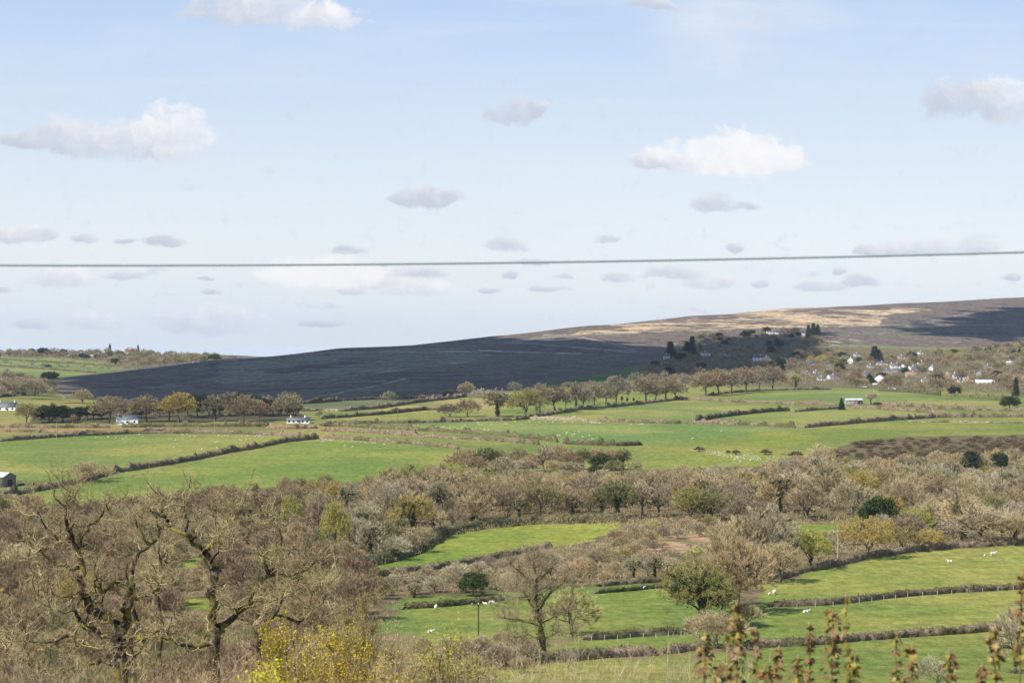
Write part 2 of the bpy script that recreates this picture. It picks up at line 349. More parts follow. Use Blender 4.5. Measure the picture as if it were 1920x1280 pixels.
def stroke(pts, c, wid, a=.8, ymin=1560):
    best = np.full(ROW.shape, 1e9)
    for (x0, y0), (x1, y1) in zip(pts[:-1], pts[1:]):
        dx, dy = x1 - x0, y1 - y0; t = np.clip(((PX2 - x0) * dx + (ROW - y0) * dy) / (dx * dx + dy * dy), 0, 1)
        best = np.minimum(best, np.hypot(PX2 - x0 - t * dx, (ROW - y0 - t * dy) * 1.0))
    k = np.clip(1.4 - best / wid, 0, 1) * a * (YF > ymin)
    colr[:] = colr * (1 - k[..., None]) + np.array(c) * k[..., None]
TR = (.36, .31, .25)
for pts, wid, a in ((poly(420, 676, 500, 667, 640, 661, 880, 658), 1.2, .7), (poly(900, 657, 980, 660, 1090, 663), 1.5, .9), (poly(900, 640, 1000, 644, 1100, 653, 1190, 660), 1.6, .6),
                    (poly(640, 735, 700, 724, 760, 710), 1.4, .8), (poly(640, 706, 700, 700, 800, 687, 900, 676), 1.1, .5), (poly(640, 716, 720, 714), 1., .6), (poly(1020, 628, 1090, 632, 1150, 645, 1190, 657), 1.6, .6),
                    (poly(780, 646, 890, 648), 1., .5), (poly(960, 641, 1010, 634, 1060, 628), 1.8, .6), (poly(600, 742, 640, 736), 1.3, .7), (poly(760, 709, 960, 705), 1., .35), (poly(1560, 610, 1900, 609), 1.2, .5), (poly(1720, 608, 1800, 590, 1830, 585), 2.5, .35)):
    stroke(pts, TR, wid, a)
stroke(poly(1680, 622, 1760, 625, 1920, 626), (.03, .032, .022), 1.6, .8)
paint(poly(1010, 722, 1100, 705, 1190, 688, 1225, 684, 1215, 700, 1130, 722, 1040, 730), (.085, .125, .035), ymin=1700)
mask[inpoly(PX2, ROW, poly(1010, 722, 1100, 705, 1190, 688, 1225, 684, 1215, 700, 1130, 722, 1040, 730)) & (YF > 1700)] = 0
# village slope: rough woodland floor with a few greens
q = inpoly(PX2, ROW, poly(1215, 700, 1300, 655, 1500, 645, 1560, 650, 1760, 655, 1920, 648, 2600, 650, 2600, 735, 1900, 730, 1600, 728, 1280, 722)) & (YF > 1750) & ~moor
colr[q] = (.10, .095, .045); mask[q, 2] = 1
paint(poly(1740, 655, 1860, 652, 1850, 668, 1750, 670), (.12, .14, .05), ymin=2000)
paint(poly(1270, 690, 1440, 680, 1440, 686, 1280, 697), (.085, .125, .035), ymin=1900)

def mat_ground():
    m, nt = nodes('land'); geo = nt.nodes.new('ShaderNodeNewGeometry'); P = geo.outputs['Position']
    ca = N(nt, 'ShaderNodeVertexColor', layer_name='land'); ma = N(nt, 'ShaderNodeVertexColor', layer_name='cover')
    sep = nt.nodes.new('ShaderNodeSeparateColor'); L(nt, ma.outputs[0], sep.inputs[0])
    mp = N(nt, 'ShaderNodeMapping'); mp.inputs['Scale'].default_value = (1, .45, 1); L(nt, P, mp.inputs[0]); Q = mp.outputs[0]
    big = noise(nt, P, .012, 4., .55); mid = noise(nt, P, .075, 4., .6); fine = noise(nt, Q, .5, 5., .7)
    c = ca.outputs[0]
    # grass: yellower and barer patches, tussocks
    gy = mixc(nt, 1., c, (1.28, 1.06, 1.1), 'MULTIPLY'); gd = mixc(nt, 1., c, (.78, .86, .8), 'MULTIPLY')
    grass = mixc(nt, mrange(nt, big, .38, .62), mixc(nt, 1., gd, (.93, .95, .95), 'MULTIPLY'), gy)
    grass = mixc(nt, mrange(nt, mid, .48, .66, 0, .6), grass, gd)
    worn = noise(nt, P, .022, 7., .7); grass = mixc(nt, mrange(nt, worn, .56, .70, 0, .5), grass, (.19, .17, .07))
    m2x = nt.nodes.new('ShaderNodeMapping'); m2x.inputs['Scale'].default_value = (.35, 1., 1); m2x.inputs['Rotation'].default_value = (0, 0, .5); L(nt, P, m2x.inputs[0]); lines = noise(nt, m2x.outputs[0], .22, 3., .6); grass = mixc(nt, 1., grass, mrange(nt, lines, .3, .7, .86, 1.13, False), 'MULTIPLY')
    grass = mixc(nt, 1., grass, mrange(nt, fine, .25, .75, .55, 1.42, False), 'MULTIPLY')
    tus = noise(nt, P, 1.6, 3., .7); grass = mixc(nt, 1., grass, mrange(nt, tus, .3, .7, .72, 1.26, False), 'MULTIPLY')
    # rough floor
    rn = noise(nt, P, .25, 5., .65)
    rough = mixc(nt, mrange(nt, rn, .42, .62), c, (.17, .12, .065)); rough = mixc(nt, mrange(nt, mid, .52, .66, 0, .8), rough, (.075, .085, .03))
    out = mixc(nt, sep.outputs[2], grass, rough)
    # moor: heather broken by bleached grass
    m1 = noise(nt, P, .007, 8., .62); m2 = noise(nt, P, .035, 6., .6); m3 = noise(nt, P, .16, 5., .65)
    heath = mixc(nt, mrange(nt, m2, .40, .62, 0, .8), c, (.135, .108, .080)); heath = mixc(nt, mrange(nt, m1, .50, .60, 0, .6), heath, (.115, .115, .075)); heath = mixc(nt, mrange(nt, noise(nt, P, .018, 7., .7), .54, .62, 0, .6), heath, (.052, .038, .042)); heath = mixc(nt, 1., heath, mrange(nt, m3, .32, .68, .35, 1.75, False), 'MULTIPLY'); heath = mixc(nt, 1., heath, mrange(nt, noise(nt, P, .5, 3., .6), .3, .7, .6, 1.4, False), 'MULTIPLY')
    tan = mixc(nt, mrange(nt, m3, .35, .65), (.26, .185, .105), (.58, .435, .255))
    tm = math_(nt, 'ADD', math_(nt, 'MULTIPLY', m1, .75), math_(nt, 'MULTIPLY', m2, .6))
    tm = math_(nt, 'ADD', tm, math_(nt, 'SUBTRACT', math_(nt, 'MULTIPLY', sep.outputs[0], .42), 1.01))
    heath = mixc(nt, mrange(nt, tm, -.04, .14), heath, tan)
    out = mixc(nt, sep.outputs[1], out, heath)
    bn = nt.nodes.new('ShaderNodeBump'); bn.inputs['Strength'].default_value = .5; bn.inputs['Distance'].default_value = .35
    L(nt, noise(nt, P, 1.1, 4., .65), bn.inputs['Height'])
    finish(nt, out, .95, .05, bn.outputs[0]); return m
def build_ground():
    a, b = ROW.shape
    V = np.stack([XX, YY, ZT], -1).reshape(-1, 3)
    i = np.arange(a - 1)[:, None] * b; j = np.arange(b - 1)[None, :]
    Fq = np.stack([i + j, i + b + j, i + b + j + 1, i + j + 1], -1).reshape(-1, 4)
    mb = MB(); mb.add(V, Fq); me = mb.mesh('ground', mat_ground(), True)
    for nm, arr in (('land', colr), ('cover', mask)):
        at_ = me.color_attributes.new(nm, 'FLOAT_COLOR', 'POINT'); d = np.ones((a * b, 4), np.float32); d[:, :3] = arr.reshape(-1, 3)
        at_.data.foreach_set('color', d.ravel())
    o = link(bpy.data.objects.new('ground', me)); o['kind'] = 'structure'
build_ground()
def build_sea():
    m, nt = nodes('sea_water'); geo = nt.nodes.new('ShaderNodeNewGeometry'); bn = nt.nodes.new('ShaderNodeBump'); bn.inputs['Strength'].default_value = .15
    L(nt, noise(nt, geo.outputs['Position'], .02, 3.), bn.inputs['Height']); finish(nt, (.40, .46, .52), .12, .5)  # pale base colour stands in for the haze over the far water
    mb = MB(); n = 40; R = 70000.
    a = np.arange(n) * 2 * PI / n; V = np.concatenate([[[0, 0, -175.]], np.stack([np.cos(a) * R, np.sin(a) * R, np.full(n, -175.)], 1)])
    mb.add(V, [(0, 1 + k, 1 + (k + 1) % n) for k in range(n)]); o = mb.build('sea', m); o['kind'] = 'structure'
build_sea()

# ------------------------------------------------------------------ plant prototypes (unit: height 1)
def path(a, b, up=.0, wob=.05, n=4, rng=RNG):
    t = np.linspace(0, 1, n + 1)[:, None]; a = np.asarray(a, float); b = np.asarray(b, float); d = np.linalg.norm(b - a)
    c = (a + b) / 2 + np.array([0, 0, up * d]) + rng.normal(size=3) * wob * d
    P = (1 - t) ** 2 * a + 2 * t * (1 - t) * c + t ** 2 * b
    P[1:-1] += rng.normal(size=(n - 1, 3)) * wob * d * .35
    return P
def dome(n, W, lo, hi, rng, shell=.55, flat=1.):
    """points in a dome-shaped crown volume, more of them near its surface"""
    d = rng.normal(size=(n, 3)); d[:, 2] = np.abs(d[:, 2]) - .45 * rng.random(n); d /= np.linalg.norm(d, axis=1, keepdims=True)
    r = (shell + (1 - shell) * rng.random(n) ** .5)
    cz = lo + (hi - lo) * .38
    p = d * r[:, None]; p[:, :2] *= W / 2; p[:, 2] = np.where(p[:, 2] > 0, cz + p[:, 2] * (hi - cz), cz + p[:, 2] * (cz - lo) * 1.1)
    # several boughs, each with its own smaller dome
    nl_ = int(rng.integers(4, 7)); la = np.arange(nl_) * 6.283 / nl_ + rng.random(nl_); lc = np.stack([np.cos(la) * W * .27, np.sin(la) * W * .27, rng.uniform(lo + (hi - lo) * .30, lo + (hi - lo) * .62, nl_)], 1)
    lc = np.concatenate([lc, [[0, 0, lo + (hi - lo) * .66]]]); lr = np.r_[rng.uniform(.20, .27, nl_) * W, .25 * W]
    k = rng.integers(0, nl_ + 1, n); sel = rng.random(n) < .62; q_ = lc[k] + d * (lr[k] * (shell + (1 - shell) * rng.random(n) ** .5))[:, None] * np.array([1, 1, min(1.1, .34 * (hi - lo) / (.25 * W))])
    p = np.where(sel[:, None], q_, p); p[:, 2] = np.clip(p[:, 2], max(lo, .02), hi)
    # lobes: an uneven outline
    az = np.arctan2(d[:, 1], d[:, 0]); ph = rng.uniform(0, 6.28, 4)
    k = 1 + .10 * np.sin(3 * az + ph[0]) + .07 * np.sin(5 * az + ph[1] + 4 * d[:, 2]) + .05 * np.sin(9 * az + ph[2])
    p[:, :2] *= k[:, None]; p[:, 2] = cz + (p[:, 2] - cz) * (.93 + .09 * np.sin(2 * az + ph[3]) + .05 * np.sin(7 * az + ph[0]))
    return p
def gen_tree(seed, W=.9, clear=.22, nl=6, n2=38, n3=210, nb=22, tw=.0052, bl=.075, stems=1, lean=.03, shell=.6, lo=None):
    rng = np.random.default_rng(seed); tr = MB(); cr = MB(); lo = clear if lo is None else lo
    nodesP = []; tips = []
    for s in range(stems):
        b = np.array([0, 0, -.03]) if stems == 1 else np.array([*(rng.normal(size=2) * .05 * W), -.03])
        top = np.array([*(rng.normal(size=2) * lean * (1 if stems == 1 else 5)), clear + .1 + rng.random() * .08])
        P = path(b, top, 0, .05, 5, rng); r0 = .026 if stems == 1 else .014
        tr.tube(P, np.linspace(r0 * 1.25, r0 * .75, 6), 7); nodesP += list(P[3:])
        k = nl if stems == 1 else max(2, nl // stems)
        for i in range(k):
            az = i * 2.4 + rng.random() * .8 + s * 1.3; el = rng.uniform(.35, 1.35); t = rng.uniform(.55, .8)
            e = np.array([math.cos(az) * math.cos(el) * W / 2 * t, math.sin(az) * math.cos(el) * W / 2 * t, lo + (1 - lo) * (.3 + .55 * math.sin(el)) * t + .08])
            st = P[-1 - int(rng.integers(0, 3))]
            Q = path(st, e + st * [1, 1, 0], .12, .09, 5, rng); tr.tube(Q, np.linspace(r0 * .62, r0 * .22, 6), 5); nodesP += list(Q[2:])
    nodesP = np.array(nodesP)
    def attach(targets, up, r0, r1, mb, nseg, sides, keep=1.):
        nonlocal nodesP
        new = []
        for p in targets:
            d = np.linalg.norm(nodesP - p, axis=1) + .5 * np.maximum(0, nodesP[:, 2] - p[2] + .02)
            q = nodesP[int(np.argmin(d))]
            Q = path(q, p, up, .10, nseg, rng); mb.tube(Q, np.linspace(r0, r1, nseg + 1), sides); new += list(Q[1:]); tips.append((p, p - q))
        nodesP = np.concatenate([nodesP, np.array(new)])
    attach(dome(n2, W * .85, lo, .93, rng, .45), .1, .0085, .0042, tr, 4, 4)
    tips.clear()
    attach(dome(n3, W, lo, .965, rng, shell), .06, .0036, .0018, cr, 3, 3)
    tp = np.array([t[0] for t in tips]); td = np.array([t[1] for t in tips]); td /= np.linalg.norm(td, axis=1, keepdims=True) + 1e-9
    base = np.repeat(tp, nb, 0) - np.repeat(td, nb, 0) * rng.random((n3 * nb, 1)) * .05 + rng.normal(size=(n3 * nb, 3)) * .006
    cen = np.array([0, 0, lo + .15]); out = base - cen; out /= np.linalg.norm(out, axis=1, keepdims=True) + 1e-9
    dr = np.repeat(td, nb, 0) * .45 + out * .65 + rng.normal(size=base.shape) * .34 + [0, 0, .34]
    cr.add(*blades(base, dr, bl * rng.uniform(.4, 1.15, len(base)), tw * rng.uniform(.7, 1.4, len(base)), rng))
    ends = base + dr / (np.linalg.norm(dr, axis=1, keepdims=True) + 1e-9) * bl * .6
    return tr, cr, ends, nodesP
def gen_clumpy(seed, W=.8, lo=.02, n=150, m=46, size=.036, spread=.075, cone=False):
    """evergreen crown: leaf-sized faces in clumps"""
    rng = np.random.default_rng(seed); tr = MB(); cr = MB()
    tr.tube(path((0, 0, -.03), (0, 0, .6 if not cone else .97), 0, .01, 6, rng), np.linspace(.03, .008, 7), 6)
    if cone:
        C = []
        for k in range(n):
            z = 1 - rng.random() ** .7 * (1 - max(lo, .06)); r = (1 - z) * W / 2 * (.35 + .65 * rng.random() ** .4) * (.85 + .3 * (int(z * 13) % 2)); a = rng.random() * 6.283
            C.append((r * math.cos(a), r * math.sin(a), z - r * .18))
        C = np.array(C)
    else: C = dome(n, W, lo, .95, rng, .5)
    for p in C[::3]: tr.tube(path((0, 0, min(.55, max(.1, p[2] * .75))), p, 0, .08, 3, rng), (.008, .006, .004, .002), 3)
    p = np.repeat(C, m, 0); s = spread * rng.uniform(.6, 1.3, (n, 1)); p = p + rng.normal(size=p.shape) * np.repeat(s, m, 0) * [1, 1, .7 if not cone else .45] * .6
    cr.add(*leaves(p, size, rng)); return tr, cr
PROTO = {}
def reg(kind, tr, cr, extra=None):
    d = {'trunk': tr.mesh('trunk', M['bark']), 'crown': cr[0].mesh('crown', cr[1])}
    for k, (mb, mt) in (extra or {}).items(): d[k] = mb.mesh(k, mt)
    PROTO.setdefault(kind, []).append(d)
def far_reg(kind, tr, crs):
    mb = MB()
    for v, f, in zip(tr.v, [0] * len(tr.v)): pass
    return
for s in range(3):
    t, c, e, nd = gen_tree(100 + s, W=1.0, clear=.22, nl=8, n2=46, n3=460, nb=40, tw=.0052, bl=.07, shell=.66, lo=.08); reg('beech', t, (c, M['twig']))
for s in range(5):
    t, c, e, nd = gen_tree(200 + s, W=.95 + .08 * (s % 2), clear=.14, nl=7, n2=42, n3=400, nb=28, tw=.0040, bl=.098, shell=.62, lo=.0); reg('bare', t, (c, M['twig']))
for s in range(4):
    t, c, e, nd = gen_tree(300 + s, W=1.35, clear=.06, nl=9, n2=40, n3=380, nb=30, tw=.0052, bl=.13, stems=4, lo=.0, shell=.5); reg('bush', t, (c, M['twig']))
for s in range(2):
    t, c, e, nd = gen_tree(400 + s, W=.55, clear=.2, nl=6, n2=30, n3=240, nb=30, tw=.0045, bl=.075, lo=.15, shell=.5); reg('slim', t, (c, M['twig']))
for s in range(3):
    t, c, e, nd = gen_tree(500 + s, W=1.05, clear=.10, nl=7, n2=40, n3=300, nb=22, tw=.0045, bl=.07, lo=.08)
    lv = MB(); rng = np.random.default_rng(s); pick = e[rng.random(len(e)) < .95]; lv.add(*leaves(np.repeat(pick, 2, 0) + rng.normal(size=(len(pick) * 2, 3)) * .012, .016, rng))
    reg('budding', t, (c, M['twig']), {'leaves': (lv, M['bud'])})
for s in range(2):
    t, c, e, nd = gen_tree(600 + s, W=.95, clear=.25, nl=6, n2=40, n3=320, nb=32, tw=.0045, bl=.07, lo=.12)
    iv = MB(); rng = np.random.default_rng(s + 40); q = nd[(nd[:, 2] < .72) & (np.hypot(nd[:, 0], nd[:, 1]) < .28)]
    q = np.concatenate([q[rng.integers(0, len(q), 70)], np.stack([rng.normal(size=40) * .015, rng.normal(size=40) * .015, rng.random(40) * .5], 1)])
    q = np.repeat(q, 44, 0) + rng.normal(size=(len(q) * 44, 3)) * .026; iv.add(*leaves(q, .024, rng))
    reg('ivy', t, (c, M['twig']), {'ivy': (iv, M['needle'])})
for s in range(3):
    t, c = gen_clumpy(700 + s, W=.95, n=170, m=60); reg('evergreen', t, (c, M['needle']))
for s in range(2):
    t, c = gen_clumpy(720 + s, W=.5, n=230, m=44, cone=True); reg('conifer', t, (c, M['needle']))
for s in range(2):
    t, c = gen_clumpy(740 + s, W=1.25, n=150, m=60, size=.045); reg('gorse', t, (c, M['needle']))
for s in range(4):
    t, c, e, nd = gen_tree(800 + s, W=1.0, clear=.12, nl=6, n2=30, n3=220, nb=26, tw=.012, bl=.085, shell=.5, lo=.0); reg('farbare', t, (c, M['twig']))
for s in range(3):
    t, c, e, nd = gen_tree(820 + s, W=1.35, clear=.06, nl=8, n2=30, n3=180, nb=26, tw=.015, bl=.11, stems=4, lo=.0, shell=.5); reg('farbush', t, (c, M['twig']))
t, c, e, nd = gen_tree(640, W=1.0, clear=.10, nl=8, n2=50, n3=340, nb=26, tw=.0045, bl=.07, lo=.02)
lv = MB(); rng = np.random.default_rng(8); q = e[rng.random(len(e)) < .9]; lv.add(*leaves(np.repeat(q, 2, 0) + rng.normal(size=(len(q) * 2, 3)) * .014, .014, rng))
iv = MB(); q = nd[(nd[:, 2] < .7) & (np.hypot(nd[:, 0], nd[:, 1]) < .36)]; q = q[rng.integers(0, len(q), 85)]; q = np.repeat(q, 60, 0) + rng.normal(size=(len(q) * 60, 3)) * .035; iv.add(*leaves(q, .028, rng))
reg('dense', t, (c, M['twig']), {'leaves': (lv, M['bud']), 'ivy': (iv, M['needle'])})
# single-mesh versions for trees only a few pixels high
def merged(kind, i, name, keep=.5):
    d = PROTO[kind][i % len(PROTO[kind])]
    key = ('far', kind, i % len(PROTO[kind]))
    if key in PROTO: return PROTO[key]
    me = bpy.data.meshes.new(name)
    Vs, Ls, St, Mi, n, nl = [], [], [], [], 0, 0; mats = []
    for part in d.values():
        k = len(part.vertices); v = np.empty(k * 3, np.float32); part.vertices.foreach_get('co', v); Vs.append(v)
        ll = np.empty(len(part.loops), np.int32); part.loops.foreach_get('vertex_index', ll); Ls.append(ll + n)
        st = np.empty(len(part.polygons), np.int32); part.polygons.foreach_get('loop_start', st); St.append(st + nl)
        Mi.append(np.full(len(part.polygons), len(mats), np.int32)); mats.append(part.materials[0]); n += k; nl += len(ll)
    me.vertices.add(n); me.vertices.foreach_set('co', np.concatenate(Vs)); me.loops.add(nl); me.loops.foreach_set('vertex_index', np.concatenate(Ls))
    St = np.concatenate(St); me.polygons.add(len(St)); me.polygons.foreach_set('loop_start', St); me.polygons.foreach_set('material_index', np.concatenate(Mi))
    for m_ in mats: me.materials.append(m_)
    me.update(calc_edges=True); PROTO[key] = me; return me
TINT = dict(grey=(.44, .375, .232), brown=(.45, .362, .202), russet=(.45, .345, .185), pale=(.465, .405, .265), purple=(.36, .29, .19), olive=(.44, .40, .16), gold=(.47, .36, .12),
            lime=(.42, .40, .10), dark=(.045, .06, .028), holly=(.06, .085, .03), pine=(.045, .065, .035), gorse=(.17, .125, .075), moss=(.16, .16, .05), umber=(.37, .285, .16), fern=(.25, .23, .10), chestnut=(.30, .215, .125))
WORD = dict(grey='grey-brown', brown='brown', russet='russet', pale='pale grey', purple='purplish brown', olive='olive', gold='golden budding', lime='lime-green', dark='dark', holly='dark green', pine='dark green', gorse='dark brown', moss='mossy', umber='dark brown', fern='dark olive', chestnut='chestnut brown')
BARKC = (.15, .125, .095, 1); NT = [0]
def plant(kind, name, base, h, w, tint, parts=True, leaf=None, variant=None, rz=None):
    i = NT[0] if variant is None else variant; NT[0] += 1
    if not parts: kind = {'bare': 'farbare', 'beech': 'farbare', 'bush': 'farbush'}.get(kind, kind)
    d = PROTO[kind][i % len(PROTO[kind])]; rz = random.uniform(0, 6.28) if rz is None else rz
    c = TINT[tint] if isinstance(tint, str) else tint; j = [random.uniform(.88, 1.13)] * 3; j = [a * random.uniform(.95, 1.05) for a in j]
    col = (c[0] * j[0], c[1] * j[1], c[2] * j[2], 1)
    if parts:
        r = empty(name, base, rz); r.scale = (w, w, h)
        for pn, me in d.items():
            o = bpy.data.objects.new(pn, me); link(o, r); o.color = BARKC if pn == 'trunk' else col if pn == 'crown' else (*((leaf if pn == 'leaves' and leaf else TINT['holly'])), 1)
    else:
        r = bpy.data.objects.new(name, merged(kind, i, name)); link(r); r.location = base; r.rotation_euler = (0, 0, rz); r.scale = (w, w, h); r.color = col
    return r
def tree(kind, name, px, base, top, wpx, tint, label, cat='tree', group=None, parts=True, leaf=None, y0=None, variant=None):
    """a plant whose foot shows at (px, base) and whose top reaches row top; wpx = crown width in px"""
    p = gp(px, base, y0); h = (base - top) / F * p[1]; unit = {'slim': .55, 'bush': 1.35, 'gorse': 1.25, 'conifer': .5, 'beech': 1., 'budding': 1.05}.get(kind, .95)
    r = plant(kind, name, p, h, wpx / F * p[1] / unit, tint, parts, leaf, variant)
    return tag(r, label, cat, group)

# ------------------------------------------------------------------ hedges
def hedge(name, label, pts, h=1.7, w=1.8, col=(.20, .15, .09), group='hedges dividing the fields', y0=None, tw=9, gap=None):
    W_ = np.array([gp(x, y, y0) for x, y in pts]); seg = np.linalg.norm(np.diff(W_[:, :2], axis=0), axis=1); s = np.concatenate([[0], np.cumsum(seg)])
    n = max(6, int(s[-1] / .7)); t = np.linspace(0, s[-1], n)
    X = np.interp(t, s, W_[:, 0]); Y = np.interp(t, s, W_[:, 1])
    k = min(9, n // 2 * 2 - 1); ker = np.ones(k) / k; pad = k // 2
    X = np.convolve(np.pad(X, pad, mode='edge'), ker, 'valid'); Y = np.convolve(np.pad(Y, pad, mode='edge'), ker, 'valid')
    wob = (fbm(t / 6, t * 0, (sum(map(ord, label)) * 7) % 50, 3) - .5) * 1.6
    T = np.stack([np.gradient(X), np.gradient(Y)], 1); T /= np.linalg.norm(T, axis=1, keepdims=True) + 1e-9; Nn = np.stack([-T[:, 1], T[:, 0]], 1)
    X = X + Nn[:, 0] * wob; Y = Y + Nn[:, 1] * wob; Z = zat(X, Y)
    hs = h * (.5 + .9 * fbm(t / 7, t * 0 + 3, (sum(map(ord, label)) * 7) % 97, 4) + .9 * np.clip(fbm(t / 3.2, t * 0 + 5, (sum(map(ord, label)) * 7) % 83, 2) - .62, 0, 1) * 3.4); ws = w * (.7 + .6 * fbm(t / 7, t * 0 + 9, (sum(map(ord, label)) * 7) % 31, 3))
    if Y.mean() < 700: hs = h * (.82 + .36 * fbm(t / 4, t * 0 + 3, 17, 4))
    end = np.clip(np.minimum(t, s[-1] - t) / 2.5, .15, 1) ** .6; hs = hs * end; ws = ws * end
    prof_ = np.array([(-.55, -.15), (-.56, .35), (-.47, .72), (-.25, .95), (.05, 1.), (.3, .93), (.48, .7), (.56, .3), (.55, -.15)])
    a = prof_[None, :, 0] * ws[:, None] * .9; b = prof_[None, :, 1] * hs[:, None] * .86
    jit = RNG.normal(size=(n, 9, 3)) * np.array([.16, .16, .16]) * min(1, h)
    V = np.stack([X[:, None] + Nn[:, :1] * a, Y[:, None] + Nn[:, 1:] * a, Z[:, None] + b], -1) + jit
    i = np.arange(n - 1)[:, None] * 9; j = np.arange(8)[None, :]
    mb = MB(); mb.add(V.reshape(-1, 3), np.stack([i + j, i + 9 + j, i + 10 + j, i + j + 1], -1).reshape(-1, 4))
    m = int(s[-1] * tw); ii = RNG.integers(0, n, m); jj = RNG.integers(1, 8, m); P = V[ii, jj]
    out = np.concatenate([Nn[ii] * prof_[jj, :1] * 1.4, (prof_[jj, 1:] - .2) * 1.1], 1) + RNG.normal(size=(m, 3)) * .45
    mb.add(*blades(P - out * .1, out, h * RNG.uniform(.12, .42, m) * (.75 if Y.mean() < 700 else 1), (.055 if Y.mean() > 700 else .032) * RNG.uniform(.6, 1.5, m) * (1 + P[:, 1] / 1500)))
    mb.add(*leaves(P[: m // 2] + RNG.normal(size=(m // 2, 3)) * .12, .16 + h * .03))
    o = mb.build(name, M['hedge']); o.color = (*col, 1); tag(o, label, 'hedge', group)
    return o
BR, OL, TN, RD, DK = (.19, .145, .095), (.125, .115, .055), (.27, .22, .145), (.25, .17, .11), (.095, .085, .05)
